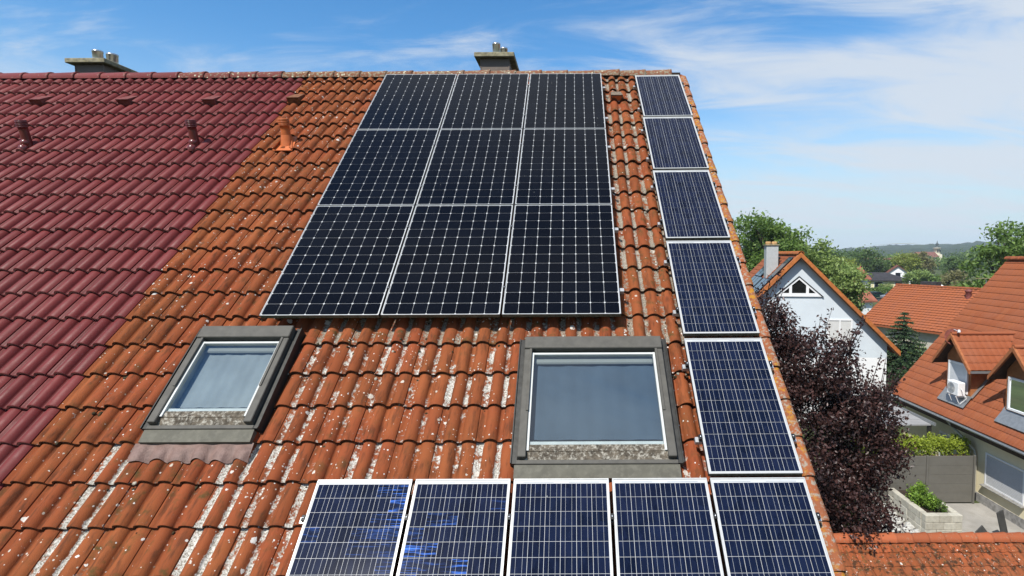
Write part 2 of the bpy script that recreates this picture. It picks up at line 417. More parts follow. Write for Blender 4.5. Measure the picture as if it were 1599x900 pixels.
for r in range(-11, 22):
    t = T0 + r * TP
    for k in range(19):
        u = U0 + k * TW; M = jit(rmat(u, t, NB))
        if covered(u, t) or r < -3: restO.append((G0, M)); continue
        cl_ = clip_for_windows(u, t)
        cols = lich(k, r, u, t)
        if cl_ is None:
            yb = TLEN if t + TLEN < TRIDGE else TRIDGE - t
            me = tileO if yb == TLEN else geo_mesh('roof_tile', tile_geo(yb=yb), [M_TILE, M_EDGE])
            inst('roof_tile', me, roofO, M, cols)
        else:
            for q in cl_: inst('roof_tile', geo_mesh('roof_tile', tile_geo(*q), [M_TILE, M_EDGE]), roofO, M, cols)
    for k in range(-18, 0):
        u = U0 + k * TW; M = jit(rmat(u, t, NB), .006, .002)
        # visible in the photograph?
        c = rpt(u + TW, t + TP, NB); z = c.y * math.cos(R(3.61)) - c.z * math.sin(R(3.61)); px = 896.9 + 847 * c.x / z
        if r < -3 or px < -3 or t < .7: restR.append((G0, M)); continue
        yb = TLEN if t + TLEN < TRIDGE else TRIDGE - t
        me = tileR if yb == TLEN else geo_mesh('roof_tile', tile_geo(yb=yb), [M_RTILE, M_REDGE])
        inst('roof_tile', me, roofR, M)
o = put(bpy.data.objects.new('roof_tile', geo_mesh('roof_tile', geo_join(restO), [M_TILE, M_EDGE])), roofO); o['kind'] = 'stuff'; o.color = (.3, .45, .3, 1)
o = put(bpy.data.objects.new('roof_tile', geo_mesh('roof_tile', geo_join(restR), [M_RTILE, M_REDGE])), roofR); o['kind'] = 'stuff'

# moss and crumbs caught in the laps of the old tiles
bmS = bmesh.new(); bmesh.ops.create_icosphere(bmS, subdivisions=1, radius=1); bmS.verts.index_update()
icoV = [v.co.copy() for v in bmS.verts]; icoF = [tuple(v.index for v in f.verts) for f in bmS.faces]; bmS.free()
M_MOSS = plain('moss_crumb', (.055, .045, .022), .95, 0, .6, 40); M_CRUST = plain('pale_lichen_crust', (.40, .37, .30), .95, 0, .35, 40)
mb = MB()
def in_win(u, t): return any(a - .06 < u < b + .06 and c - .12 < t < d + .02 for a, b, c, d in WIN.values())
for r in range(-3, 22):
    t = T0 + r * TP
    for k in range(19):
        u = U0 + k * TW
        if covered(u, t): continue
        heavy = 7 if (2.8 < t < 3.3 and u > -2.5) else (4 if u > .3 else 2)
        for _ in range(random.randint(0, heavy)):
            x = random.choice((random.uniform(.015, .065), random.uniform(.15, .205), random.uniform(.28, .33), random.uniform(0, .3))); y = random.uniform(-.05, .004)
            if heavy == 7: y = random.uniform(-.12, .05)
            if in_win(u + x, t + y): continue
            q = rmat(u + x, t + y, NB + pz(x % TW) + (LIFT * (1 - (y + TP) / TP) if y < 0 else LIFT)); rr = random.uniform(.005, .013) * (1.5 if random.random() < .12 else 1)
            st_ = (rr * random.uniform(.8, 1.8), rr * random.uniform(.8, 1.6), rr * random.uniform(.5, .9))
            mb.add([q @ Vector((v.x * st_[0], v.y * st_[1], v.z * st_[2])) for v in icoV], icoF, 0 if random.random() < .72 else 1, True)
mb.build('moss', [M_MOSS, M_CRUST], roofO)['kind'] = 'stuff'

# ridge tiles: tapered half-round caps, the wide end lapping the next one on the right
def cap_mesh(name, mat, L=.43, r0=.098, r1=.114):
    mb = MB(); seg = 10; rows = [(0, r0), (L - .05, r1 - .004), (L - .045, r1), (L, r1 + .002)]
    vs = []
    for x, r in rows:
        for k in range(seg + 1):
            a = R(-8) + R(196) * k / seg; vs.append((x, -r * math.cos(a), r * math.sin(a) * .92))
    for x, r in ((L, r1 - .02), (L - .1, r1 - .02)):
        for k in range(seg + 1):
            a = R(-8) + R(196) * k / seg; vs.append((x, -r * math.cos(a), r * math.sin(a) * .92))
    fs = [(i * (seg + 1) + k, (i + 1) * (seg + 1) + k, (i + 1) * (seg + 1) + k + 1, i * (seg + 1) + k + 1) for i in range(len(rows) + 1) for k in range(seg)]
    mb.add(vs, fs, 0, True); me = mb.mesh(name, mat); return me
capR, capM, capO = (cap_mesh('ridge_tile', m) for m in (M_RIDGE_R, M_RIDGE_M, M_RIDGE_O))
RA = rpt(0, 8.13, -.195)
nc = 0; u = UL
while u < UV - .38:
    px = 897 + 104 * u
    me, par = (capR, roofR) if px < 250 else ((capM, roofR) if px < 430 else (capO, roofO))
    L = .396
    inst('ridge_tile', me, par, Matrix.Translation((u, RA.y, RA.z + random.uniform(-.004, .006))) @ Matrix.Rotation(random.uniform(-.012, .012), 4, 'Y')); u += L
for ua_, ub_, par in ((UL, U0 - .002, roofR), (U0, UV - .06, roofO)):
    MB().prism([(ua_, RA.y - .085, RA.z - .16), (ua_, RA.y + .085, RA.z - .16), (ua_, RA.y + .06, RA.z + .045), (ua_, RA.y - .06, RA.z + .045)], (ub_ - ua_, 0, 0)).build('ridge_bedding', M_DECK, par)
# verge tiles down the right-hand edge
mb = MB(); vp = [(-.085, -.055), (-.07, -.012), (-.045, .006), (-.012, .006), (.012, -.006), (.02, -.03), (.02, -.15)]
for (y, dz) in ((0, .02), (.03, .0), (.35, -.012)): pass
vs = []; rows = [(0, .022), (.012, .03), (.05, .026), (.36, .0)]
for y, dz in rows:
    for x, z in vp: vs.append((x, y, z + dz))
nv = len(vp); fs = [(i * nv + k, i * nv + k + 1, (i + 1) * nv + k + 1, (i + 1) * nv + k) for i in range(len(rows) - 1) for k in range(nv - 1)]
mb.add(vs, fs, 0, True); mb.add([(x, 0, z + .022) for x, z in vp] + [(x, .001, z + .0) for x, z in vp], [(nv + k, nv + k + 1, k + 1, k) for k in range(nv - 1)], 1)
vme = mb.mesh('verge_tile', [M_VERGE, M_EDGE])
for r in range(-4, 21): inst('verge_tile', vme, roofO, jit(rmat(UV - .01, T0 + r * TP, -.118), .008, .003))

# ------------------------------------------------------------------ vents, pipes, chimneys
M_PIPER = plain('dark_red_plastic', (.15, .028, .026), .28, var=.1, spec=.5); M_PIPEO = plain('orange_plastic', (.62, .17, .055), .42, var=.08, scale=20)
M_VENTG = plain('lichen_grey_clay', (.2, .16, .12), .85, var=.4, scale=30)
M_HOLE = plain('dark_opening', (.01, .009, .008), .9)
def vent_pipe(u, t, par, mat, orange):
    base = rpt(u, t, NB + .07)
    e = bpy.data.objects.new('vent_pipe', None); put(e, par, Matrix.Translation(base))
    h = .30 if orange else .285; a_ = .056 if orange else .05
    prof = [(a_ + .003, -.06), (a_, .16), (a_, h - .085)]
    for k in range(4): z = h - .085 + k * .02; prof += [(a_ + .011, z), (a_ + .012, z + .011), (a_ + .005, z + .013), (a_ + .005, z + .018)]
    prof += [(a_ + .011, h), (a_, h + .004), (a_ - .012, h - .02), (.0, h - .02)]
    T = Matrix.Translation(base) @ Matrix.Rotation(R(15), 4, 'X')
    MB().lathe(prof, 22, 0, T).build('pipe', mat, e)
    if orange:
        mb = MB().lathe([(.105, -.075), (.085, -.02), (.07, .04), (.062, .09), (.058, .10)], 22, 0, T)
        w = .125
        for s in (-1, 1):
            mb.prism([rpt(u + s * .05, t + .1, NB + .075), rpt(u + s * w, t - .16, NB + .075), rpt(u + s * (w - .03), t - .17, NB + .10), rpt(u + s * .055, t + .06, NB + .115)], NS * .012)
        mb.prism([rpt(u - w, t - .18, NB + .062), rpt(u + w, t - .18, NB + .062), rpt(u + .09, t + .13, NB + .072), rpt(u - .09, t + .13, NB + .072)], NS * .012)
        mb.build('flashing', mat, e)
    else:
        mb = MB()
        mb.lathe([(.0, .07), (.034, .06), (.05, .035), (.052, .02), (.046, 0), (.036, -.03)], 18, 0, Matrix.Translation(rpt(u - .004, t - .035, NB + .075)))
        mb.lathe([(.0, .065), (.035, .055), (.05, .03), (.053, .01), (.045, -.03)], 18, 0, Matrix.Translation(rpt(u - .002, t - .105, NB + .045)))
        mb.build('flashing', mat, e)
for i, (u, t) in enumerate(PIPES): vent_pipe(u, t, roofR if i < 2 else roofO, M_PIPER if i < 2 else M_PIPEO, i == 2)
def roof_vent(u, t, par, mat):
    e = bpy.data.objects.new('roof_vent', None); put(e, par, Matrix.Translation(rpt(u, t, NB)))
    w, L, h = .085, .24, .075; n0 = NB + .06
    mb = MB()
    top = [rpt(u - w, t, n0 + h), rpt(u + w, t, n0 + h), rpt(u + w * .85, t + L, n0 + .004), rpt(u - w * .85, t + L, n0 + .004)]
    mb.prism(top, NS * -.014)
    for s in (-1, 1):
        a = u + s * w; b = u + s * w * .85
        mb.prism([rpt(a, t + .004, n0 + h - .014), rpt(a, t + .004, n0 - .03), rpt(b, t + L, n0 - .03), rpt(b, t + L, n0 - .01)], XS * (-s * .014))
    mb.build('hood', mat, e)
    mb = MB(); mb.prism([rpt(u - w + .015, t + .008, n0 - .03), rpt(u + w - .015, t + .008, n0 - .03), rpt(u + w - .015, t + .008, n0 + h * .75), rpt(u - w + .015, t + .008, n0 + h * .75)], DS * .01)
    mb.build('grille', mat if par is roofR else (M_VENTB if u < 0 else M_PIPEO), e)
M_VENTB = plain('brown_orange_clay', (.20, .085, .04), .8, 0, .35, 20); M_VENTR = plain('aged_red_clay', (.20, .06, .05), .6, var=.25, scale=20)
for i, (u, t) in enumerate(VENTS): roof_vent(u, t, roofR if i < 3 else roofO, M_VENTR if i < 3 else (M_VENTB if i == 3 else M_VENTG))

M_CLAD = plain('brown_fibre_cement', (.19, .15, .125), .6, var=.08, scale=4); M_CONC = plain('lichen_concrete', (.30, .27, .19), .9, var=.35, scale=14, dirt=(.45, .40, .2), dirtamt=.6, bump=.004)
M_STEEL = plain('stainless_steel', (.72, .73, .74), .28, .9, .04)
def chimney(par, x, y, name_flues, zc=3.30):
    e = bpy.data.objects.new('chimney', None); put(e, par, Matrix.Translation((x, y, 2.0)))
    w, d = .335, 1.5
    mb = MB(); mb.box((x - .235, y + .095, 1.2), (x + .235, y + d - .12, zc - .002), 0, None, .006)
    for s in (-1, 1): mb.box((x + s * .238 - .008, y + .088, 1.3), (x + s * .238 + .008, y + .098, zc - .004), 0)
    mb.build('stack', M_CLAD, e)
    mb = MB(); mb.box((x - w, y, zc), (x + w, y + d, zc + .075), 0, None, .008); mb.build('cap', M_CONC, e)
    for (fx, fy, fr, fh) in name_flues:
        T = Matrix.Translation((x + fx, y + fy, zc + .075))
        MB().lathe([(fr, -.005), (fr, fh - .03), (fr + .004, fh - .028), (fr + .004, fh), (fr - .006, fh), (fr - .006, fh - .12), (0, fh - .12)], 20, 0, T).build('flue', M_STEEL, e)
chimney(house, -1.325, 9.3, [(-.0, .30, .067, .245), (.06, .85, .067, .37)])
chimney(rhouse, -8.18, 9.3, [(.06, .2, .075, .185), (.10, .45, .085, .215)], 3.235)

# ------------------------------------------------------------------ roof windows
M_WGREY = plain('grey_aluminium_cover', (.105, .1, .088), .6, .0, .12, 12, dirt=(.15, .14, .115), dirtamt=.3)
M_WDARK = plain('dark_grey_flashing', (.055, .055, .052), .5, .4, .2, 20)
M_WTRIM = plain('pale_sash', (.66, .68, .66), .4, 0, .06)
M_SILL = plain('lichen_covered_sill', (.12, .10, .075), .9, 0, .5, 18, dirt=(.52, .49, .42), dirtamt=.95, bump=.006)
M_APR = plain('weathered_apron', (.12, .115, .09), .65, .0, .15, 10, dirt=(.19, .18, .145), dirtamt=.5)
M_LEAD = plain('pink_grey_lead', (.215, .14, .12), .6, .0, .25, 14, dirt=(.25, .16, .13), dirtamt=.5, bump=.004)
def glass_mat():
    t = NT('window_glass'); t.t.nodes.remove(t.b)
    g = t.n('ShaderNodeBsdfGlossy'); g.inputs['Roughness'].default_value = .015; g.inputs['Color'].default_value = (.9, .95, 1, 1)
    tr = t.n('ShaderNodeBsdfTransparent'); tr.inputs['Color'].default_value = (.80, .86, .89, 1)
    fr = t.n('ShaderNodeFresnel'); fr.inputs['IOR'].default_value = 2.0
    m = t.n('ShaderNodeMixShader'); t.l(fr.outputs[0], m.inputs[0]); t.l(tr.outputs[0], m.inputs[1]); t.l(g.outputs[0], m.inputs[2]); t.l(m.outputs[0], t.o.inputs[0]); return t.m
M_GLASS = glass_mat()
M_BLIND = plain('blue_grey_blind', (.088, .125, .168), .85, 0, .12, 3); M_BLINDL = plain('pale_grey_blind', (.33, .365, .375), .85, 0, .12, 3)
M_STRIP = plain('pale_green_grey_strip', (.34, .35, .32), .6, 0, .08, 3); M_LINING = plain('pale_lining', (.5, .52, .5), .7)
def roof_window(key, par, name_lead):
    a, b, c, d = WIN[key]; e = bpy.data.objects.new('roof_window', None); put(e, par, Matrix.Translation(rpt((a + b) / 2, c, -.15)))
    sw = .064; top = .125; nt_ = -.045
    mb = MB(); bx(mb, a, b, d - top, d, -.19, nt_, 0, .006); mb.build('top_cover', M_WGREY, e)
    for s, (x0, x1) in enumerate(((a, a + sw), (b - sw, b))):
        mb = MB(); bx(mb, x0 + (0.002), x1, c + .03, d - top - .002, -.19, nt_ - .012, 0, .005)
        xi = x1 - .02 if s == 0 else x0; bx(mb, xi, xi + .02, c + .36 * (d - c), d - top - .004, nt_ - .014, nt_ - .003, 0, .002)
        mb.build('side_cover', M_WGREY, e)
        mb = MB(); xo = (a - .05, a - .002) if s == 0 else (b + .002, b + .05)
        bx(mb, xo[0], xo[1], c - .0, d + .01, -.20, -.108); xr = xo[0] if s == 0 else xo[1] - .008
        bx(mb, xr, xr + .008, c, d + .01, -.108, -.095); mb.build('side_flashing', M_WDARK, e)
    # sash
    gi, gj, gc, gd = a + sw, b - sw, c + .085, d - top - .002
    mb = MB(); w = .018
    bx(mb, gi + .001, gi + w, gc, gd - .03, -.11, -.072); bx(mb, gj - w, gj - .001, gc, gd - .03, -.11, -.072); bx(mb, gi + .001, gj - .001, gd - .03 - w, gd - .03 - .001, -.11, -.0725)
    bx(mb, gi + w + .001, gj - w - .001, gc + .055, gc + .08, -.125, -.0935)
    mb.build('sash', M_WTRIM, e)
    mb = MB(); bx(mb, gi + .001, gj - .001, gc - .001, gc + .05, -.12, -.083, 0); mb.build('bottom_rail', M_WDARK if False else M_SILL, e)
    mb = MB(); mb.prism([rpt(gi - .02, gc - .06, -.105), rpt(gi - .02, gc - .002, -.088), rpt(gi - .02, gc - .002, -.14), rpt(gi - .02, gc - .06, -.15)], XS * (gj - gi + .04)); mb.build('sill', M_SILL, e)
    mb = MB(); bx(mb, a - .01, b + .01, c - .005, c + .028, -.19, -.102, 0, .004); mb.build('lower_cover', M_WGREY, e)
    mb = MB(); mb.prism([rpt(a - .02, c - .105, -.122), rpt(a - .02, c - .008, -.112), rpt(a - .02, c - .008, -.2), rpt(a - .02, c - .105, -.2)], XS * (b - a + .04)); mb.build('apron', M_APR, e)
    mb = MB(); mb.add([rpt(gi, gc, -.09), rpt(gj, gc, -.09), rpt(gj, gd, -.09), rpt(gi, gd, -.09)], [(0, 1, 2, 3)]); mb.build('pane', M_GLASS, e)
    # curtain with soft folds, and the lining round the opening
    mb = MB(); n = 60; vs = []
    for i in range(n + 1):
        x = gi + .01 + (gj - gi - .02) * i / n; z = -.165 + .0022 * math.sin(i * .8) + .0028 * math.sin(i * .37 + 1)
        vs += [rpt(x, gc + .13, z), rpt(x, gd + .06, z)]
    mb.add(vs, [(2 * i, 2 * i + 2, 2 * i + 3, 2 * i + 1) for i in range(n)], 0, True); mb.build('curtain', M_BLINDL if key == 'L' else M_BLIND, e)
    mb = MB()
    for q in ((gi, gi + .006, gc, gd), (gj - .006, gj, gc, gd)): bx(mb, *q, -.2, -.112)
    bx(mb, gi + .006, gj - .006, gc, gc + .006, -.2, -.126); bx(mb, gi + .006, gj - .006, gc + .006, gc + .14, -.2, -.19)
    mb.build('lining', M_LINING, e)
    mb = MB(); bx(mb, gi + .012, gj - .012, gd - .10, gd - .02, -.158, -.128, 0, .01); mb.build('pale_strip', M_STRIP, e)  # pale strip across the top of the opening
    if name_lead:
        mb = MB(); n = 80; rows = 5; vs = []
        for j in range(rows):
            for i in range(n + 1):
                x = a - .06 + (b - a + .1) * i / n; f = j / (rows - 1)
                tt = c - .10 - .14 * f - (.008 * math.sin(i * .5) + .006 * math.sin(i * .23)) * f
                x2 = (x - U0) % TW
                vs.append(rpt(x, tt, NB + .035 + pz(x2) * f * .95 + .018 * (1 - f) + .004 * math.sin(i * .33) + (.012 if f < .9 else .0)))
        mb.add(vs, [(j * (n + 1) + i, (j + 1) * (n + 1) + i, (j + 1) * (n + 1) + i + 1, j * (n + 1) + i + 1) for j in range(rows - 1) for i in range(n)], 0, True); mb.build('lead_apron', M_LEAD, e)
roof_window('L', house, True); roof_window('R', house, False)

# ------------------------------------------------------------------ solar panels
def cell_mono():
    s, ch = .0628, .009; mb = MB(); pts = [(-s + ch, -s), (s - ch, -s), (s, -s + ch), (s, s - ch), (s - ch, s), (-s + ch, s), (-s, s - ch), (-s, -s + ch)]
    n = 8; vs = [(x, y, .0012) for x, y in pts] + [(x, y, 0) for x, y in pts]
    mb.add(vs, [tuple(range(8))] + [(n + i, n + (i + 1) % n, (i + 1) % n, i) for i in range(n)]); return mb.mesh('cell', M_MONO)
CW, CH = .1026, .0948
def cell_poly():
    mb = MB(); x, y = CW / 2 - .0013, CH / 2 - .0012; z = .0012
    bus = [-.021, .021]; w = .0007; xs = [-x]
    for b_ in bus: xs += [b_ - w, b_ + w]
    xs.append(x)
    for i in range(len(xs) - 1):
        mb.add([(xs[i], -y, z), (xs[i + 1], -y, z), (xs[i + 1], y, z), (xs[i], y, z)], [(0, 1, 2, 3)], i % 2)
    mb.add([(-x, -y, 0), (x, -y, 0), (x, y, 0), (-x, y, 0), (-x, -y, z), (x, -y, z), (x, y, z), (-x, y, z)], [(0, 1, 5, 4), (1, 2, 6, 5), (2, 3, 7, 6), (3, 0, 4, 7)], 0)
    return mb.mesh('cell', [M_POLY, M_BUS])
CM, CP = cell_mono(), cell_poly()
def panel(u, t, w, h, mono, label, rot=0., glint=None, clamps=(), rails=(), dn=0.):
    """u,t: lower left corner on the glass plane"""
    M = rmat(u, t, dn) @ Matrix.Rotation(rot, 4, 'Z')
    e = bpy.data.objects.new('solar_panel', None); put(e, None, M)
    tag(e, label, 'solar panel', 'black panels of the upper array' if mono else 'blue panels along the edge and bottom')
    fw = .0065 if mono else .0095; mf = M_ALU if mono else M_ALUW
    mb = MB(); th = .04
    for q in ((0, w, h - fw, h), (0, w, 0, fw)): mb.box((q[0], q[2], -th), (q[1], q[3], 0), 0, None, .0012)
    for q in ((0, fw), (w - fw, w)): mb.box((q[0], fw + .0004, -th), (q[1], h - fw - .0004, -.0003), 0)
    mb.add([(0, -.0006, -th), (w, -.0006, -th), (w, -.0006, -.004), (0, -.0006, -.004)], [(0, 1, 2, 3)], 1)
    for x_ in (-.0005, w + .0005): mb.add([(x_, .001, -th + .001), (x_, h - .001, -th + .001), (x_, h - .001, -.003), (x_, .001, -.003)], [(0, 1, 2, 3)], 2)  # black quads paint the shade of the unlit frame sides
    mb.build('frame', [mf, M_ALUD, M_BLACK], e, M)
    mb = MB(); mb.box((fw - .001, fw - .001, -.012), (w - fw + .001, h - fw + .001, -.0045)); mb.build('backsheet', M_SHEET, e, M)
    if mono:
        nx, ny, px, py, me = 8, 12, .1281, .1283, CM; x0 = (w - nx * px) / 2 + px / 2; y0 = (h - ny * py) / 2 + py / 2
    else:
        nx, ny, px, py, me = 6, 12, CW, CH, CP; x0 = (w - nx * px) / 2 + px / 2; y0 = .018 + py / 2
        mb = MB()
        for s in (.10, .58): mb.box((w * s, h - .028, -.0044), (w * (s + .32), h - .0235, -.0036))
        mb.build('busbar', M_BUS, e, M)
    for j in range(ny):
        for i in range(nx):
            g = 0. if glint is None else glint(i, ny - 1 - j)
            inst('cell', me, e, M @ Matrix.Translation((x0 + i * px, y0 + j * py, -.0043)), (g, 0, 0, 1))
    for (cx, cy) in clamps:
        mb = MB(); mb.box((cx - .013, cy - .02, -.03), (cx + .013, cy + .02, .004), 0, None, .003); mb.lathe([(.0, .009), (.006, .009), (.006, .003)], 8, 1, Matrix.Translation((cx, cy, 0)))
        mb.build('clamp', [M_BLACK, M_STEEL], e, M)
    for (x0_, x1_, y_) in rails:
        mb = MB(); mb.box((x0_, y_ - .02, -.08), (x1_, y_ + .02, -.0415)); mb.box((x0_ - .001, y_ - .006, -.062), (x0_ + .004, y_ + .006, -.05), 1); mb.build('rail', [M_ALU, M_BLACK], e, M)
    return e
PW, PH, GX, GY = 1.046, 1.559, .02, .015
rn_ = ['top', 'middle', 'bottom']; cn_ = ['left', 'centre', 'right']
for r in range(3):
    for c in range(3):
        u = ARR[0] + c * (PW + GX); t = ARR[3] - (r + 1) * (PH + GY) + GY
        rails = [(-.03 if c == 0 else .0, PW + (.05 if c == 2 else GX - .001), y) for y in (.33, 1.2)]
        cl2 = [(PW + GX / 2, y) for y in (.33, 1.2)] if c < 2 else []
        if r == 2 and c == 1: lab = 'black solar panel at bottom centre of the nine panel array on orange tiles'
        else: lab = 'black solar panel at %s %s of the nine panel array on orange tiles' % (rn_[r], cn_[c])
        if r == 1 and c == 1: lab = 'black solar panel at the very centre of the nine panel array'
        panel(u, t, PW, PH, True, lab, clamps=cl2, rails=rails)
LW, LH = .65, 1.19
top_t = [(7.768, .018), (6.553, .012), (5.327, .01), (4.095, .004), (2.853, .002)]
words = ['topmost blue solar panel of the right edge column, just below the ridge', 'second blue solar panel from the ridge in the right edge column', 'third blue solar panel from the ridge in the right edge column', 'fourth blue solar panel from the ridge in the right edge column', 'blue solar panel right of the large roof window, fifth from the ridge']
for (tt, rot), lab in zip(top_t, words):
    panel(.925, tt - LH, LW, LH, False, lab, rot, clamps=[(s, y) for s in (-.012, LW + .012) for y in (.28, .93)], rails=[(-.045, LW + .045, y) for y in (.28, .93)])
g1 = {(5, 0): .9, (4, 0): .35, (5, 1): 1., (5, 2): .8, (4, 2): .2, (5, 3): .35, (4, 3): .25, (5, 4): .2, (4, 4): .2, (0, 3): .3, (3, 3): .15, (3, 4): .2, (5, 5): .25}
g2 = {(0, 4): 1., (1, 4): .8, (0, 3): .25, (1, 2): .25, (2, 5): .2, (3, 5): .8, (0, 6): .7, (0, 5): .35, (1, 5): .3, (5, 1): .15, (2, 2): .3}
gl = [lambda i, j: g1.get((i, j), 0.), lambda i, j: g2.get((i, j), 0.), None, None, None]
lowlab = ['leftmost blue solar panel of the bottom row with bright blue glints at right', 'second blue solar panel from the left in the bottom row', 'middle blue solar panel of the bottom row below the large roof window', 'fourth blue solar panel from the left in the bottom row', 'rightmost blue solar panel of the bottom row at the roof edge']
for c in range(5):
    u = -1.768 + c * .6735
    cl2 = [(LW + .012, y) for y in (.28, .93)] + ([(-.012, .93), (-.012, .28)] if c == 0 else [])
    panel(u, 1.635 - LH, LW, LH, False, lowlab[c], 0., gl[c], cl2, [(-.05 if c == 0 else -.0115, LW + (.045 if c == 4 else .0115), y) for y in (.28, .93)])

# ------------------------------------------------------------------ ground, driveway, far hills
M_GRASS = plain('meadow_ground', (.075, .10, .032), .95, var=.4, scale=.15, dirt=(.12, .11, .05), dirtamt=.5)
def hill_h(x, y):
    d = math.hypot(x, y)
    if d < 520: return 0.
    f = min(1., (d - 520) / 1500.)
    ridge = 46 * f * f * (3 - 2 * f)
    a = math.atan2(x, y)
    ridge *= .82 + .14 * math.sin(a * 9 + 1.2) + .10 * math.sin(a * 23 + .5) + .06 * math.sin(a * 51)
    g = min(1., max(0., (d - 2050) / 700.)); ridge *= .66 * (1 - .6 * g * g * (3 - 2 * g))
    return ridge + 3.0 * f * noise.noise(Vector((x * .004, y * .004, 0)))
mb = MB(); mb.add([(-1400, -300, GZ), (2900, -300, GZ), (2900, 520, GZ), (-1400, 520, GZ)], [(0, 1, 2, 3)])
mb.build('ground', M_GRASS)['kind'] = 'structure'
def hills():
    t = NT('wooded_hill'); c = t.mix(t.ramp(t.noise(.02, 5, .7), .35, .65), (.03, .055, .022), (.065, .10, .035))
    t.p(color=c, rough=1.0, spec=.1); t.bump(t.noise(.09, 6, .7), 9.)
    xs = list(range(-1400, 2901, 22)); ys = [519.99] + list(range(540, 2901, 30)); V = []; F = []
    for y in ys:
        for x in xs:
            h = hill_h(x, y) if y > 520 else 0.
            tr = max(0, noise.noise(Vector((x * .03, y * .03, 5.)))) * 15 * min(1, max(0, (math.hypot(x, y) - 900) / 500.)) if y > 520 else 0
            V.append((x, y, GZ - .004 + h + tr))
    n = len(xs); F = [(j * n + i, j * n + i + 1, (j + 1) * n + i + 1, (j + 1) * n + i) for j in range(len(ys) - 1) for i in range(n - 1)]
    mb = MB(); mb.add(V, F, 0, True); mb.build('hills', t.m)['kind'] = 'structure'
    fm = plain('ripe_field', (.40, .36, .13), .95, var=.12, scale=.02)
    for k, (cx, cy, w, d) in enumerate(((940, 1700, 170, 160), (870, 1480, 60, 90), (1320, 1650, 150, 130), (620, 1650, 90, 120))):
        V = []; m = 9
        for j in range(m):
            for i in range(m):
                x = cx - w / 2 + w * i / (m - 1) + j * 6; y = cy - d / 2 + d * j / (m - 1); V.append((x, y, GZ + hill_h(x, y) + 9.5))
        mb = MB(); mb.add(V, [(j * m + i, j * m + i + 1, (j + 1) * m + i + 1, (j + 1) * m + i) for j in range(m - 1) for i in range(m - 1)], 0, True)
        mb.build('field', fm)['kind'] = 'structure'
hills()
M_DRIVE = plain('pale_paving', (.40, .38, .345), .9, var=.12, scale=1.5, dirt=(.28, .26, .22), dirtamt=.4)
mb = MB(); mb.add([(10.2, 13.6, GZ + .004), (14.9, 13.6, GZ + .004), (14.9, 19.35, GZ + .004), (10.2, 19.35, GZ + .004)], [(0, 1, 2, 3)]); mb.build('driveway', M_DRIVE)['kind'] = 'structure'
M_STREET = plain('asphalt', (.06, .06, .062), .9, var=.2, scale=.6)
mb = MB(); mb.add([(40, 99, GZ + .004), (150, 122, GZ + .004), (149, 128, GZ + .004), (39, 105, GZ + .004)], [(0, 1, 2, 3)]); mb.build('road', M_STREET)['kind'] = 'structure'

# ------------------------------------------------------------------ house with dormers on the right
H2 = thing('detached_house', 'cream house with orange tiled roof and two gabled dormers', 'house', (17, 19, GZ))
PH2 = math.atan2(6.03, 5.12); XE, ZE, YF, YN, XR = 14.38, -6.37, 24.5, 12.0, 19.5; ZR = ZE + 6.03
D2 = Vector((math.cos(PH2), 0, math.sin(PH2))); N2 = Vector((-math.sin(PH2), 0, math.cos(PH2))); U2 = Vector((0, -1, 0))
def h2(u, t, n=0.): return Vector((XE, YF, ZE)) + U2 * u + D2 * t + N2 * n
def zroof(x): return ZE + (x - XE) * math.tan(PH2)
M_CREAM = plain('pale_yellow_render', (.92, .82, .56), .92, var=.05, scale=2); M_CLAY2 = None
def clay2():
    t = NT('smooth_orange_clay'); oc = t.ocol()
    c = t.mix(t.rnd(), (.40, .130, .058), (.345, .105, .048)); c = t.mix(t.ramp(t.noise(1.2, 4), .4, .7), c, (.36, .125, .065))
    c = t.mix(t.math('MULTIPLY', t.ramp(t.noise(14, 5, .7), .55, .75), .35), c, (.22, .09, .05)); t.p(color=c, rough=.85, spec=.08); t.bump(t.noise(40, 3), .003); return t.m
M_CLAY2 = clay2(); M_CLAY2E = plain('tile_front_edge', (.17, .06, .035), .9, var=.3, scale=10)
P2 = [(0, .008), (.02, .004), (.05, .012), (.10, .014), (.14, .006), (.16, .006), (.20, .013), (.25, .015), (.30, .013)]
slope2 = (XR - XE) / math.cos(PH2)
mb = MB(); dn = Vector((0, 0, -.22))
a, b = h2(0, 0, -.06), h2(0, slope2, -.06); c = Vector((2 * XR - XE, YF, a.z)); ext = (0, YN - YF, 0)
mb.prism([a, b, b + dn, a + dn], ext); mb.prism([c, c + dn, b + dn + Vector((.001, 0, 0)), b + Vector((.001, 0, 0))], ext)
roof2 = mb.build('roof', M_CLAY2, H2)
XW = 14.88
mb = MB(); zt = zroof(XW) - .36; apex = ZR - .5
mb.prism([(XW, YF - .35, GZ), (2 * XR - XW, YF - .35, GZ), (2 * XR - XW, YF - .35, zt), (XR, YF - .35, apex), (XW, YF - .35, zt)], (0, YN - YF + .7, 0)); mb.build('wall', M_CREAM, H2)
M_PLINTH = plain('grey_stone_plinth', (.34, .33, .31), .9, var=.3, scale=6)
mb = MB(); mb.box((XW - .025, YN + .4, GZ), (XW - .001, YF - .35, GZ + .33)); mb.build('plinth', M_PLINTH, H2)
tile2g = tile_geo(0, .298, 0, .36, P2, .022, .335, .02); tile2 = geo_mesh('roof_tile', tile2g, [M_CLAY2, M_CLAY2E])
DORM = [(20.98, 'far'), (17.98, 'near')]
def in_dormer(u, t):
    p = h2(u + .15, t + .17)
    return any(abs(p.y - cy) < .72 and 15.0 < p.x < 15.9 for cy, _ in DORM)
restT = []; cand = []
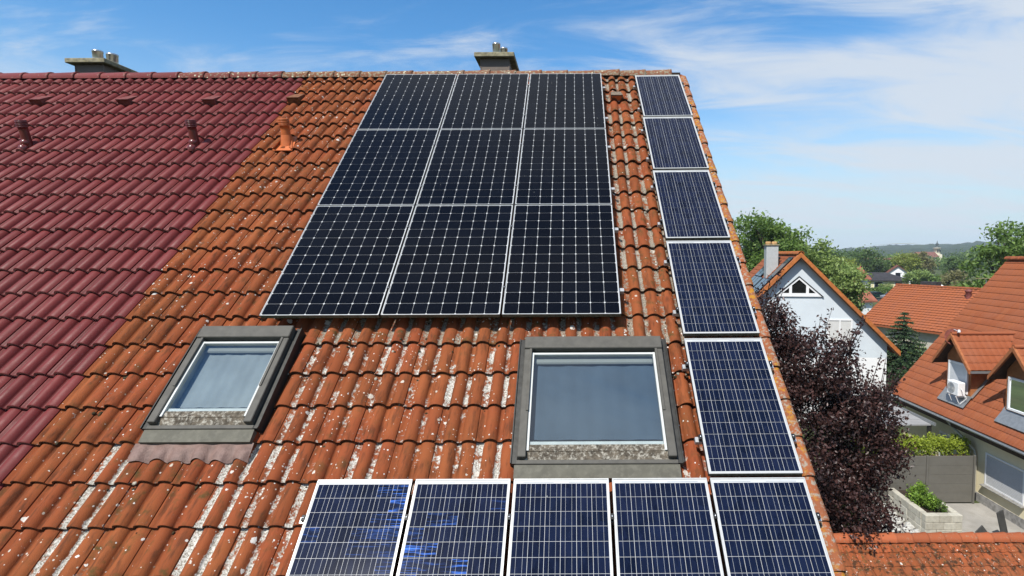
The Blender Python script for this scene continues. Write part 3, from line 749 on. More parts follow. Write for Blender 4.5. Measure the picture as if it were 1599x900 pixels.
for r in range(24):
    for k in range(int((YF - YN) / .30)):
        if in_dormer(k * .30, r * .335): continue
        M = jit(frame(h2(k * .30, r * .335, -.05), U2, D2, N2), .004, .002); p = M.translation
        vis = (897 + 847 * p.x / p.y) < 1625
        cand.append((p.length if vis else 999, M))
cand.sort(key=lambda q: q[0])
for i, (d_, M) in enumerate(cand):
    if i < 300 and d_ < 900: inst('roof_tile', tile2, roof2, M)
    else: restT.append((tile2g, M))
o = put(bpy.data.objects.new('roof_tile', geo_mesh('roof_tile', geo_join(restT), [M_CLAY2, M_CLAY2E])), roof2); o['kind'] = 'stuff'
me = cap_mesh('ridge_tile', M_CLAY2, .42, .12, .135)
for k in range(int((YF - YN) / .39)): inst('ridge_tile', me, roof2, Matrix.Translation((XR, YF - k * .39, ZR + .02)) @ Matrix.Rotation(R(-90), 4, 'Z'))
M_ZINC = plain('grey_zinc', (.42, .44, .45), .4, .6, .1); M_PVC = plain('white_upvc', (.96, .97, .98), .4, 0, .04); M_SOFF = plain('dark_brown_fascia', (.06, .035, .02), .7)
mb = MB(); n = 7; prof = [(XE - .07 + .07 * math.cos(R(180 + 180 * k / n)), ZE - .05 + .07 * math.sin(R(180 + 180 * k / n))) for k in range(n + 1)]
mb.prism([(x, YF + .02, z) for x, z in prof] + [(x * .0 + (XE - .07) + (x - XE + .07) * .86, YF + .02, z + .008) for x, z in prof[::-1]], (0, YN - YF, 0)); mb.build('gutter', M_ZINC, H2)
mb = MB(); mb.box((XE + .02, YN, ZE - .3), (XE + .045, YF, ZE - .08)); mb.box((XE + .045, YN, ZE - .3), (XW - .001, YF - .02, ZE - .275)); mb.build('fascia', M_SOFF, H2)
yd = 19.62
mb = MB().tube([(XE - .05, yd + .9, ZE - .1), (XE + .05, yd + .85, ZE - .25), (XW - .10, yd + .05, ZE - .95), (XW - .08, yd, ZE - 1.15), (XW - .08, yd, GZ + .3)], .045, 10); mb.build('downpipe', plain('painted_zinc_pipe', (.55, .53, .45), .5, .1, .08), H2)
MB().lathe([(.06, GZ), (.07, GZ + .03), (.07, GZ + .24), (.055, GZ + .3)], 12, 0, Matrix.Translation((XW - .08, yd, 0))).build('standpipe_foot', M_BLACK, H2)
def wall_window(par, y0, y1, z0, z1, shutter=1.0):
    """window in the wall x = XW facing -x, with roller shutter"""
    e = bpy.data.objects.new('window', None); put(e, par, Matrix.Translation((XW, (y0 + y1) / 2, z0)))
    mb = MB(); f = .055; x0, x1 = XW - .03, XW - .001
    for q in ((y0, y1, z0, z0 + f), (y0, y1, z1 - f, z1)): mb.box((x0, q[0], q[2]), (x1, q[1], q[3]))
    for q in ((y0, y0 + f), (y1 - f, y1)): mb.box((x0 + .001, q[0], z0 + f + .001), (x1, q[1], z1 - f - .001))
    mb.build('frame', M_PVC, e)
    ns = int((z1 - z0 - 2 * f) / .052); mb = MB()
    for k in range(ns):
        z = z0 + f + k * .052; mb.prism([(XW - .006, y0 + f + .002, z + .002), (XW - .016, y0 + f + .002, z + .012), (XW - .016, y0 + f + .002, z + .04), (XW - .006, y0 + f + .002, z + .05)], (0, y1 - y0 - 2 * f - .004, 0))
    mb.build('roller_shutter', plain('shutter_grey', (.60, .61, .62), .5, 0, .04), e)
    mb = MB(); mb.prism([(XW - .15, y0 - .06, z0 - .05), (XW - .15, y0 - .06, z0 - .025), (XW - .001, y0 - .06, z0 - .003), (XW - .001, y0 - .06, z0 - .05)], (0, y1 - y0 + .12, 0)); mb.build('sill', plain('grey_sill', (.3, .29, .27), .6), e)
wall_window(H2, 17.5, 19.22, -8.42, -7.24); wall_window(H2, 19.95, 21.7, -8.42, -7.25); wall_window(H2, 14.3, 15.9, -8.42, -7.24)
M_DWALL = plain('orange_brown_cladding', (.40, .15, .055), .7, 0, .15, 6); M_DVERGE = plain('orange_verge_clay', (.42, .15, .06), .7, 0, .15, 10)
def dormer(cy, which):
    XF = 15.03; e = bpy.data.objects.new('dormer', None); put(e, H2, Matrix.Translation((XF, cy, zroof(XF))))
    zb = zroof(XF); za = -3.22; hw, ze = 1.02, -4.42; ov = .36; k = (za - ze) / hw
    wy = .66
    # front wall and cheeks
    mb = MB(); zf = lambda y: za - .10 - k * abs(y - cy)
    mb.prism([(XF, cy - wy, zb - .05), (XF, cy + wy, zb - .05), (XF, cy + wy, zf(cy + wy)), (XF, cy, zf(cy)), (XF, cy - wy, zf(cy - wy))], (1.6, 0, 0)); mb.build('wall', M_DWALL, e)
    # roof slabs running back into the main slope
    mb = MB()
    for s in (-1, 1):
        xr = XE + (za - ZE) / math.tan(PH2) + .1; xe = XE + (ze - ZE) / math.tan(PH2) + .1
        q = [Vector((XF - ov, cy, za)), Vector((XF - ov, cy + s * hw, ze)), Vector((xe, cy + s * hw, ze)), Vector((xr, cy, za))]
        mb.prism(q, (0, 0, -.09))
    mb.build('roof', M_SOFF, e)
    # tile courses over the slabs
    its = []
    L = math.hypot(hw, za - ze); 
    for s in (-1, 1):
        up = Vector((0, -s * hw, za - ze)).normalized(); ux = Vector((1, 0, 0)) * (-s) ; nn = ux.cross(up)
        if nn.z < 0: ux = -ux; nn = ux.cross(up)
        nrow = 5; ph = L / nrow
        for r_ in range(nrow):
            base = Vector((0, cy + s * hw, ze)) + up * (r_ * ph)
            xend = XE + (base.z + ph * (za - ze) / L - ZE) / math.tan(PH2) + .12
            ncol = int((xend - (XF - ov)) / .24)
            for c_ in range(ncol):
                x = XF - ov + .02 + c_ * .24 + (0.235 if ux.x < 0 else 0)
                g = tile_geo(0, .236, 0, ph + .02, [(0, .004), (.03, .0), (.07, .012), (.12, .020), (.17, .014), (.21, .004), (.236, .005)], .022, ph, .018)
                its.append((g, frame(Vector((x, base.y, base.z + .005)), ux, up, nn)))
    o = put(bpy.data.objects.new('roof_tile', geo_mesh('roof_tile', geo_join(its), [M_CLAY2, M_CLAY2E])), e); o['kind'] = 'stuff'
    # verge boards on the front
    mb = MB()
    for s in (-1, 1):
        mb.prism([(XF - ov - .03, cy, za + .06), (XF - ov - .03, cy + s * (hw + .03), ze + .03), (XF - ov - .03, cy + s * (hw + .03), ze - .12), (XF - ov - .03, cy, za - .11)], (.09, 0, 0))
    mb.build('verge', M_DVERGE, e)
    mb = MB(); mb.tube([(XF - ov, cy, za + .045), (XE + (za - ZE) / math.tan(PH2) + .1, cy, za + .045)], .075, 8); mb.build('ridge', M_CLAY2, e)
    for s in (-1, 1): MB().box((XF - ov + .03, cy + s * (hw + .05) - .04, ze - .09), (XE + (ze - ZE) / math.tan(PH2) - .05, cy + s * (hw + .05) + .04, ze - .02)).build('gutter', M_ZINC, e)
    # window or white panel
    w0, w1, z0, z1 = cy - .53, cy + .53, zb + .16, -4.30
    win = MB(); f = .07
    for q in ((w0, w1, z0, z0 + f), (w0, w1, z1 - f, z1)): win.box((XF - .06, q[0], q[2]), (XF - .001, q[1], q[3]))
    for q in ((w0, w0 + f), (w1 - f, w1)): win.box((XF - .059, q[0], z0 + f + .001), (XF - .001, q[1], z1 - f - .001))
    win.build('window_frame', M_PVC, e)
    if which == 'far':
        MB().box((XF - .035, w0 + f, z0 + f), (XF - .002, w1 - f, z1 - f)).build('panel', plain('white_panel', (.72, .75, .78), .45, 0, .03), e)
    else:
        mb = MB(); mb.add([(XF - .03, w0 + f, z0 + f), (XF - .03, w1 - f, z0 + f), (XF - .03, w1 - f, z1 - f), (XF - .03, w0 + f, z1 - f)], [(0, 1, 2, 3)]); mb.build('pane', M_GLASS, e)
        MB().box((XF - .012, w0 + f, z0 + f), (XF - .002, w1 - f, z1 - f)).build('blind', plain('dark_green_room', (.035, .06, .04), .8, 0, .3, 2), e)
    # zinc flashing round the foot and up the cheeks
    mb = MB(); mb.prism([Vector((XF - .32, cy - wy - .08, zroof(XF - .32) + .06)), Vector((XF + .0, cy - wy - .08, zb + .10)), Vector((XF + .0, cy + wy + .08, zb + .10)), Vector((XF - .32, cy + wy + .08, zroof(XF - .32) + .06))], (0, 0, .012))
    for s in (-1, 1):
        y = cy + s * (wy + .06); mb.prism([Vector((XF, y - .06, zroof(XF) + .07)), Vector((XF + 1.0, y - .06, zroof(XF + 1.0) + .07)), Vector((XF + 1.0, y + .06, zroof(XF + 1.0) + .07)), Vector((XF, y + .06, zroof(XF) + .07))], N2 * .012)
    mb.build('flashing', M_ZINC, e)
for cy, w in DORM: dormer(cy, w)
# chimney of this house, half out of the picture
e = bpy.data.objects.new('chimney', None); put(e, H2, Matrix.Translation((18.2, 20.2, zroof(18.2))))
MB().box((17.9, 19.75, -3.2), (18.6, 20.65, .55), 0, None, .01).build('stack', M_CLAD, e)
MB().box((17.8, 19.65, .55), (18.7, 20.75, .65), 0, None, .01).build('cap', M_CONC, e)
mb = MB(); mb.prism([h2(YF - 20.8, (17.55 - XE) / math.cos(PH2), .02), h2(YF - 19.6, (17.55 - XE) / math.cos(PH2), .02), h2(YF - 19.6, (18.0 - XE) / math.cos(PH2), .02), h2(YF - 20.8, (18.0 - XE) / math.cos(PH2), .02)], N2 * .012); mb.build('flashing', M_ZINC, e)

# air conditioner, dish
t = thing('air_conditioner', 'white outdoor air conditioning unit in front of the dormer panel', 'air conditioner', (14.7, 20.75, -5.55))
MB().box((14.6, 20.38, -5.50), (14.88, 21.0, -4.98), 0, None, .02).build('casing', M_PVC, t)
mb = MB()
T = Matrix.Translation((14.593, 20.76, -5.24)) @ Matrix.Rotation(R(-90), 4, 'Y')
for k in range(5): mb.lathe([(.042 * k + .01, 0), (.042 * k + .022, .006), (.042 * k + .036, .002)], 20, 0, T)
mb.build('fan_grille', plain('grey_grille', (.42, .43, .44), .5), t)
mb = MB()
for y in (20.5, 20.88): mb.box((14.6, y - .02, -5.56), (15.03, y + .02, -5.52)); mb.tube([(14.62, y, -5.55), (14.72, y, -5.9 + .12)], .015, 6)
mb.build('bracket', M_PVC, t)
MB().tube([(14.7, 20.36, -5.2), (14.72, 20.28, -5.3), (14.85, 20.26, -5.55), (14.7, 20.4, -5.8)], .014, 6).build('pipe', M_PVC, t)
t = thing('satellite_dish', 'brownish red satellite dish beside the far dormer gable', 'satellite dish', (15.5, 21.6, -3.95))
Td = Matrix.Translation((14.95, 21.15, -3.35)) @ Vector((-.25, -.85, .45)).to_track_quat('Z', 'Y').to_matrix().to_4x4()
MB().lathe([(0.0, -.06), (.14, -.048), (.27, -.015), (.36, .02), (.37, .022), (.35, .012), (.26, -.03), (.12, -.06), (0, -.07)], 24, 0, Td).build('reflector', plain('brown_red_paint', (.23, .07, .05), .5), t)
mb = MB(); mb.tube([(14.98, 21.18, -3.4), (15.15, 21.3, -3.7), (15.45, 21.5, -4.7)], .022, 8); mb.build('mast', M_ZINC, t)
mb = MB(); mb.tube([Td @ Vector((0, .33, 0)), Td @ Vector((0, .12, .4))], .012, 6); mb.box((-.035, -.05, -.05), (.035, .05, .05), 0, Td @ Matrix.Translation((0, .1, .43))); mb.build('receiver_arm', M_PVC, t)

# ------------------------------------------------------------------ white gabled house
ang = R(-10); ex = Vector((math.cos(ang), math.sin(ang), 0)); ey = Vector((-math.sin(ang), math.cos(ang), 0))
O3 = Vector((12.02, 29.0, 0)); F3 = frame(O3, ex, ey, Vector((0, 0, 1)))     # local: x across the gable, y back, z up (camera level = 0)
H3 = thing('gabled_house', 'pale blue white gabled house with triangular attic window', 'house', O3 + Vector((0, 0, GZ)) + ey * 5)
M_WHITE = plain('white_render', (.96, .97, .98), .92, 0, .03, 1.5); M_BLUEW = plain('pale_blue_render', (.72, .79, .84), .92, 0, .03, 1.5); M_ORV = plain('bright_orange_verge_clay', (.50, .165, .045), .65, 0, .18, 6)
hw, zeave, zap, dep = 4.45, -4.72, -.12, 9.0; k3 = (zap - zeave) / hw
mb = MB()
def up3(*p): return F3 @ Vector(p)
zs = -5.55
mb.prism([up3(-hw, 0, GZ), up3(hw, 0, GZ), up3(hw, 0, zs), up3(-hw, 0, zs)], ey * dep, 0)
mb.prism([up3(-hw, 0, zs), up3(hw, 0, zs), up3(hw, 0, zeave - .12), up3(0, 0, zap - .14), up3(-hw, 0, zeave - .12)], ey * dep, 1)
mb.build('wall', [M_WHITE, M_BLUEW], H3)
mb = MB(); ov = .4; oh = .5
for s in (-1, 1):
    q = [up3(0, -ov, zap), up3(s * (hw + oh), -ov, zeave - oh * k3), up3(s * (hw + oh), dep + ov, zeave - oh * k3), up3(0, dep + ov, zap)]
    mb.prism(q, (0, 0, -.12))
roof3 = mb.build('roof', M_CLAY2, H3)
its = []; L3 = math.hypot(hw + oh, (hw + oh) * k3); nrow = 20; ph = L3 / nrow
for s in (-1, 1):
    upv = (ex * (-s) + Vector((0, 0, k3))).normalized(); uxv = ey * (-s); nn = uxv.cross(upv)
    if nn.z < 0: uxv = -uxv; nn = uxv.cross(upv)
    for r_ in range(nrow):
        for c_ in range(30):
            y = -ov + .03 + c_ * .325 + (.325 if uxv.dot(ey) < 0 else 0)
            b_ = up3(s * (hw + oh), y, zeave - oh * k3) + upv * (r_ * ph)
            its.append((tile_geo(0, .32, 0, ph + .03, P2[::2] + [(.32, .012)], .025, ph, .02), frame(b_, uxv, upv, nn)))
o = put(bpy.data.objects.new('roof_tile', geo_mesh('roof_tile', geo_join(its), [M_CLAY2, M_CLAY2E])), roof3); o['kind'] = 'stuff'
mb = MB()
for s in (-1, 1):
    q = [up3(0, -ov - .03, zap + .14), up3(s * (hw + oh), -ov - .03, zeave - oh * k3 + .14), up3(s * (hw + oh), -ov - .03, zeave - oh * k3 - .12), up3(0, -ov - .03, zap - .12)]
    mb.prism(q, ey * .32)
    q = [up3(0, -ov + .02, zap - .13), up3(s * (hw + oh - .05), -ov + .02, zeave - (oh - .05) * k3 - .13), up3(s * (hw + oh - .05), -ov + .02, zeave - (oh - .05) * k3 - .22), up3(0, -ov + .02, zap - .22)]
    mb.prism(q, ey * .03, 1)
mb.build('verge', [M_ORV, M_SOFF], H3)
me = cap_mesh('ridge_tile', M_ORV, .42, .14, .16)
for k in range(int((dep + 2 * ov) / .39)): inst('ridge_tile', me, roof3, frame(up3(0, dep + ov - k * .39, zap + .06), -ey, ex, Vector((0, 0, 1))))
# solar panels on its left slope
mb_sp = []
dl = (ex * 1 + Vector((0, 0, k3))).normalized(); nl = Vector((0, 0, 1)).cross(Vector((0, 1, 0)))
nl = dl.cross(-ey); nl = nl if nl.z > 0 else -nl
M_DARKP = plain('dark_solar_glass', (.012, .014, .022), .12, 0, .2, .8, spec=.5)
for j in range(3):
    for i in range(5):
        if (i, j) in ((1, 0), (2, 0)): continue
        b_ = up3(0, 0.12 + i * 1.06 + (.3 if i > 1 else 0), zap) - dl * (.28 + j * 1.67 + 1.65) + nl * .13
        e = bpy.data.objects.new('solar_panel', None); Mp = frame(b_, ey, dl, nl) ; put(e, None, Mp)
        tag(e, 'dark solar panel on the gabled house, %s row, %s from its gable' % (('upper', 'middle', 'lower')[j], ('nearest', 'second', 'third', 'fourth', 'fifth')[i]), 'solar panel', 'dark panels on the gabled house')
        MB().box((0.03, .03, -.035), (1.01, 1.62, -.002)).build('glass', M_DARKP, e, Mp)
        f = MB()
        for q in ((0, 1.04, 0, .03), (0, 1.04, 1.62, 1.65), (0, .03, .031, 1.619), (1.01, 1.04, .031, 1.619)): f.box((q[0], q[2], -.04), (q[1], q[3], .002))
        f.build('frame', M_BLACK, e, Mp)
e = bpy.data.objects.new('chimney', None); cx3 = up3(-1.0, 2.6, 0); put(e, H3, Matrix.Translation(cx3))
def b3(mb, x0, x1, y0, y1, z0, z1, m=0, bev=0): mb.box((x0, y0, z0), (x1, y1, z1), m, F3, bev); return mb
b3(MB(), -1.32, -.66, 2.2, 3.0, -2.5, .42, 0, .01).build('stack', plain('grey_white_cladding', (.5, .53, .53), .7, 0, .05), e)
b3(MB(), -1.38, -.6, 2.14, 3.06, .42, .48, 0, .01).build('cap', M_CONC, e)
for x in (-1.16, -.82): MB().lathe([(.15, .48), (.16, .55), (.15, .64), (.10, .66), (0, .66)], 14, 0, Matrix.Translation(up3(x, 2.6, 0))).build('pot', plain('yellow_clay_pot', (.5, .30, .13), .8), e)
# triangular attic window
e = bpy.data.objects.new('window', None); put(e, H3, Matrix.Translation(up3(0, 0, -2.2)))
zb, zt3, wv = -2.26, -1.40, 1.06
mb = MB(); mb.prism([up3(-wv, -.03, zb), up3(wv, -.03, zb), up3(0, -.03, zt3)], ey * .028); mb.build('pane', plain('dark_attic_glass', (.012, .012, .012), .1), e)
mb = MB(); f = .10
mb.prism([up3(-wv - .12, -.08, zb - .08), up3(wv + .12, -.08, zb - .08), up3(wv - .05, -.08, zb + f), up3(-wv + .05, -.08, zb + f)], ey * .079)
for s in (-1, 1):
    mb.prism([up3(s * (wv + .12), -.078, zb - .08), up3(0, -.078, zt3 + .1), up3(0, -.078, zt3 - .03), up3(s * (wv - .06), -.078, zb - .03)], ey * .07)
    x0, x1 = s * .36, s * .50; zz3 = lambda x: zt3 + .02 - abs(x) * (zt3 - zb) / wv
    mb.prism([up3(x0, -.076, zb), up3(x1, -.076, zb), up3(x1, -.076, zz3(x1)), up3(x0, -.076, zz3(x0))], ey * .06)
mb.build('frame', M_PVC, e)
mb = MB()
for s in (-1, 1): mb.prism([up3(s * (wv + .2), -.10, zb - .09), up3(0, -.10, zt3 + .16), up3(0, -.10, zt3 + .10), up3(s * (wv + .12), -.10, zb - .09)], ey * .09)
mb.build('trim', M_WDARK, e)
for i, (x, z) in enumerate(((2.1, -4.85), (-2.2, -5.0), (0., -7.9), (2.2, -7.9))):
    e = bpy.data.objects.new('window', None); put(e, H3, Matrix.Translation(up3(x, 0, z)))
    b3(MB(), x - .55, x + .55, -.02, -.001, z, z + 1.25).build('pane', M_DARKP if i else plain('white_shutter', (.7, .7, .68), .6, 0, .04), e)
    f = MB()
    for q in ((x - .62, x + .62, z - .07, z), (x - .62, x + .62, z + 1.25, z + 1.32), (x - .62, x - .55, z + .001, z + 1.249), (x + .55, x + .62, z + .001, z + 1.249), (x - .03, x + .03, z + .001, z + 1.249)): b3(f, q[0], q[1], -.05, -.001, q[2], q[3])
    f.build('frame', M_PVC, e)

# ------------------------------------------------------------------ far house with orange roof behind
er = Vector((.40, -.917, 0)); ed = Vector((-.917, -.40, 0))
R4 = Vector((29.9, 50.3, -3.05)); H4 = thing('low_house', 'long low house roofed in orange tiles behind the spruce', 'house', R4 + Vector((2, -6, GZ - R4.z)) - ed * 2)
run4, drop4, len4 = 4.85, 3.2, 16.0
mb = MB()
mb.prism([R4, R4 + ed * run4 - Vector((0, 0, drop4)), R4 + ed * run4 - Vector((0, 0, drop4 + .15)), R4 - Vector((0, 0, .15))], er * len4)
mb.prism([R4 - ed * .002, R4 - ed * .002 - Vector((0, 0, .15)), R4 - ed * run4 - Vector((0, 0, drop4 + .15)), R4 - ed * run4 - Vector((0, 0, drop4))], er * len4)
roof4 = mb.build('roof', M_CLAY2, H4)
upv = (-ed * run4 + Vector((0, 0, drop4))); L4 = upv.length; upv.normalize(); nn = er.cross(upv); uxv = er
if nn.z < 0: uxv = -er; nn = uxv.cross(upv)
its = []; nrow = 18; ph = L4 / nrow; prng = random.Random(3)
for r_ in range(nrow):
    for c_ in range(int(len4 / .30)):
        b_ = R4 + ed * run4 - Vector((0, 0, drop4)) + upv * (r_ * ph) + er * (c_ * .30 + (.30 if uxv.dot(er) < 0 else 0)) + nn * (.01 + prng.uniform(0, .012))
        its.append((tile_geo(0, .296, 0, ph + .02, [(0, .01), (.05, .0), (.12, .03), (.2, .03), (.26, .005), (.296, .01)], .05, ph, .045), frame(b_, uxv, upv, nn)))
o = put(bpy.data.objects.new('roof_tile', geo_mesh('roof_tile', geo_join(its), [M_CLAY2, M_CLAY2E])), roof4); o['kind'] = 'stuff'
me = cap_mesh('ridge_tile', M_CLAY2, .42, .13, .15)
for k in range(int(len4 / .39)): inst('ridge_tile', me, roof4, frame(R4 + er * (k * .39) + Vector((0, 0, .03)), er, -ed, Vector((0, 0, 1))))
w4 = run4 - .5; zt4 = R4.z - drop4 * (w4 / run4) - .2
mb = MB(); s0 = er * .4
mb.prism([R4 + s0 + ed * w4 + Vector((0, 0, GZ - R4.z)), R4 + s0 - ed * w4 + Vector((0, 0, GZ - R4.z)), R4 + s0 - ed * w4 + Vector((0, 0, zt4 - R4.z)), R4 + s0 - Vector((0, 0, .3)), R4 + s0 + ed * w4 + Vector((0, 0, zt4 - R4.z))], er * (len4 - .8)); mb.build('wall', M_REND, H4)
pv = R4 + er * 6.9 + ed * 1.0 - Vector((0, 0, drop4 / run4))
e = bpy.data.objects.new('vent_pipe', None); put(e, H4, Matrix.Translation(pv)); MB().lathe([(.22, -.2), (.2, .1), (.2, .45), (.26, .5), (.26, .62), (.1, .72), (0, .73)], 14, 0, Matrix.Translation(pv)).build('pipe', plain('brown_red_metal', (.22, .07, .06), .5), e)
MB().box((-.7, -.35, -.3), (.7, .35, .42), 0, frame(R4 + er * 2.6 - ed * .9, er, -ed, Vector((0, 0, 1)))).build('chimney', plain('dark_slate_cladding', (.06, .055, .06), .8), H4)
ap = R4 + er * 7.6
t = thing('television_antenna', 'thin rooftop television antenna above the low orange roof', 'antenna', ap + Vector((0, 0, .0)))
mb = MB(); mb.tube([ap, ap + Vector((0, 0, .95))], .03, 6); mb.build('mast', M_ZINC, t)
mb = MB(); c = ap + Vector((0, 0, .93)); mb.tube([c - Vector((.9, .1, 0)), c + Vector((.9, -.1, 0))], .022, 6)
for k in range(7): q = c + Vector((-.8 + k * .26, 0, 0)); mb.tube([q - Vector((0, .3, 0)), q + Vector((0, .3, 0))], .012, 5)
mb.build('boom', plain('tarnished_yellow_metal', (.45, .38, .22), .5, .3), t)

# ------------------------------------------------------------------ garden yard: gate, hedge, canopy, planter, boards
YG = 19.31; M_GATE = plain('grey_brown_gate_board', (.20, .19, .165), .55, .2, .06, 3)
gate = thing('yard_gate', 'grey board gate in two leaves closing the yard below the hedge', 'gate', (13.1, YG, GZ))
for x0, x1 in ((10.6, 12.81), (12.85, 14.52)):
    for k in range(5): MB().box((x0 + .03, YG, GZ + .06 + k * .347), (x1 - .03, YG + .035, GZ + .06 + k * .347 + .341), 0, None, .003).build('board', M_GATE, gate)
for x in (10.58, 12.83, 14.55): MB().box((x - .035, YG - .015, GZ), (x + .035, YG + .05, GZ + 1.81), 0, None, .004).build('post', M_GATE, gate)
M_CAN = plain('grey_canopy_fabric', (.36, .36, .365), .7, 0, .06, 2)
can = thing('patio_canopy', 'grey sloping patio canopy on dark posts under the eave', 'canopy', (13.0, 22.6, GZ))
mb = MB()
for k in range(6):
    a_, b_ = 21.1 + k * .6, 21.1 + k * .6 + .592
    mb.prism([(11.2, a_, -6.86 + .02 * k), (14.1, a_, -6.86 + .02 * k), (14.1, b_, -6.85 + .02 * k), (11.2, b_, -6.85 + .02 * k)], (0, 0, .05))
mb.build('roof', M_CAN, can)
for x, y in ((11.3, 21.2), (14.1, 21.2), (11.3, 24.5), (14.1, 24.5)): MB().box((x - .06, y - .06, GZ), (x + .06, y + .06, -6.87)).build('post', M_WDARK, can)
MB().box((14.11, 20.9, -6.82), (14.17, 24.6, -6.69)).build('side_beam', M_ZINC, can)

def stonewall(par, x0, y0, x1, y1, z0, z1, th, mats):
    d = Vector((x1 - x0, y1 - y0, 0)); L = d.length; d.normalize(); w = Vector((-d.y, d.x, 0))
    rows = 3; bh = (z1 - z0) / rows
    for r_ in range(rows):
        s = -.2 * (r_ % 2)
        while s < L - .05:
            a_ = max(0, s); b_ = min(L, s + random.uniform(.36, .5)); s = b_
            if b_ - a_ < .06: continue
            j = random.uniform(-.008, .008)
            mb = MB(); mb.box((a_ + .004, j, 0), (b_ - .004, th + j, bh - .006), 0, frame(Vector((x0, y0, z0 + r_ * bh)), d, w, Vector((0, 0, 1))), .012); mb.build('stone_block', random.choice(mats), par)
MS = [plain('pale_limestone_%s' % n, c, .9, 0, .12, 9, bump=.008) for n, c in (('a', (.56, .53, .44)), ('b', (.50, .47, .39)), ('c', (.60, .57, .48)))]
pl = thing('stone_planter', 'pale limestone block planter on the driveway', 'planter', (11.9, 17.9, GZ))
stonewall(pl, 11.3, 17.0, 12.5, 17.0, GZ, GZ + .72, .22, MS); stonewall(pl, 11.3, 19.1, 11.3, 17.24, GZ, GZ + .72, .2, MS); stonewall(pl, 12.5, 17.24, 12.5, 19.1, GZ, GZ + .72, .2, MS)
MB().box((11.49, 17.23, GZ), (12.31, 19.1, GZ + .62)).build('soil', plain('soil', (.05, .035, .025), .95), pl)
M_PEB = plain('white_pebbles', (.55, .54, .5), .9, 0, .25, 20)
mb = MB()
for k in range(260):
    x, y = random.uniform(9.9, 11.25), random.uniform(16.5, 19.2); r_ = random.uniform(.05, .14); bm = bmesh.new(); bmesh.ops.create_icosphere(bm, subdivisions=1, radius=1)
    vs = [(x + v.co.x * r_, y + v.co.y * r_, GZ + .06 + v.co.z * r_ * .6) for v in bm.verts]; bm.verts.index_update(); mb.add(vs, [tuple(v.index for v in f.verts) for f in bm.faces], 0, True); bm.free()
tag(mb.build('pebbles', M_PEB), 'bed of white stones left of the planter', 'stones', kind='stuff')
M_BOARD = plain('dark_grey_board', (.075, .075, .072), .7, 0, .15, 5)
t = tag(MB().box((-.14, -.02, 0), (.14, .02, 1.0), 0, Matrix.Translation((13.72, 16.75, GZ)) @ Matrix.Rotation(R(-14), 4, 'Y') @ Matrix.Rotation(R(18), 4, 'Z'), .004).build('board', M_BOARD), 'dark grey board standing upright on the driveway', 'board')
t = tag(MB().box((-.16, -.02, 0), (.16, .02, .62), 0, Matrix.Translation((13.1, 16.6, GZ)) @ Matrix.Rotation(R(-38), 4, 'Y') @ Matrix.Rotation(R(10), 4, 'Z'), .004).build('board', M_BOARD), 'low dark grey board tilted over left of the upright one', 'board')

# ------------------------------------------------------------------ garage roof at the lower right
GA = thing('garage', 'low garage with mossy orange tiled roof at the lower right', 'garage', (9.5, 11.1, GZ))
M_GTILE = tile_mat('old_garage_clay', (.40, .105, .04), (.33, .105, .045), (.085, .05, .03), False, .85)
gy, gz, gsl = 11.08, -6.06, R(27); GX0, GX1 = 5.35, 14.2
Dg = Vector((0, math.cos(gsl), math.sin(gsl))); Ng = Vector((0, -math.sin(gsl), math.cos(gsl))); Lg = 3.3
def gp(u, t, n=0.): return Vector((GX0 + u, gy, gz)) + Dg * (t - Lg) + Ng * n
mb = MB(); e0, r0 = gp(0, 0, -.02), gp(0, Lg, -.02); b0 = Vector((GX0, 2 * gy - e0.y, e0.z)); dn = Vector((0, 0, -.15))
mb.prism([e0, r0, r0 + dn, e0 + dn], (GX1 - GX0, 0, 0)); mb.prism([b0, b0 + dn, r0 + dn + Vector((0, .001, 0)), r0 + Vector((0, .001, 0))], (GX1 - GX0, 0, 0)); roofg = mb.build('roof', M_DECK, GA)
mb = MB(); mb.prism([(GX0 + .15, e0.y + .3, GZ), (GX0 + .15, b0.y - .3, GZ), (GX0 + .15, b0.y - .3, e0.z), (GX0 + .15, gy, gz - .3), (GX0 + .15, e0.y + .3, e0.z)], (GX1 - GX0 - .3, 0, 0)); mb.build('wall', M_REND, GA)
PG = [(0, .012), (.02, .004), (.05, .002), (.08, .012), (.11, .026), (.14, .032), (.17, .026), (.195, .012)]
gg = tile_geo(0, .198, 0, .33, PG, .024, .30, .02); gme = geo_mesh('roof_tile', gg, [M_GTILE, M_EDGE]); restG = []; its = []
nr = int(Lg / .30); off = Lg - nr * .30
for r_ in range(nr):
    for c_ in range(int((GX1 - GX0) / .2)):
        M = jit(frame(gp(c_ * .2, off + r_ * .30, .0), Vector((1, 0, 0)), Dg, Ng), .015, .004); its.append((r_ * 1.0 - c_ * .02, M, c_))
its.sort(key=lambda q: -q[0])
for i, (s_, M, c_) in enumerate(its):
    if i < 290: inst('roof_tile', gme, roofg, M, (.25, .35 + random.uniform(-.1, .2), 1.0 if M.translation.x < 7.4 else random.uniform(.2, .8), 1))
    else: restG.append((gg, M))
for r_ in range(nr):
    for c_ in range(int((GX1 - GX0) / .2)):
        u_, t_ = c_ * .2, off + r_ * .30; p = gp(u_, t_); q = Vector((p.x, 2 * gy - p.y, p.z)); restG.append((gg, frame(q + Vector((.2, 0, 0)), Vector((-1, 0, 0)), Vector((0, -Dg.y, Dg.z)), Vector((0, -Ng.y, Ng.z)))))
o = put(bpy.data.objects.new('roof_tile', geo_mesh('roof_tile', geo_join(restG), [M_GTILE, M_EDGE])), roofg); o['kind'] = 'stuff'; o.color = (.2, .4, .6, 1)
me = cap_mesh('ridge_tile', ridge_mat('garage_ridge_clay', (.46, .13, .055), .12), .37, .115, .135)
u = 0.
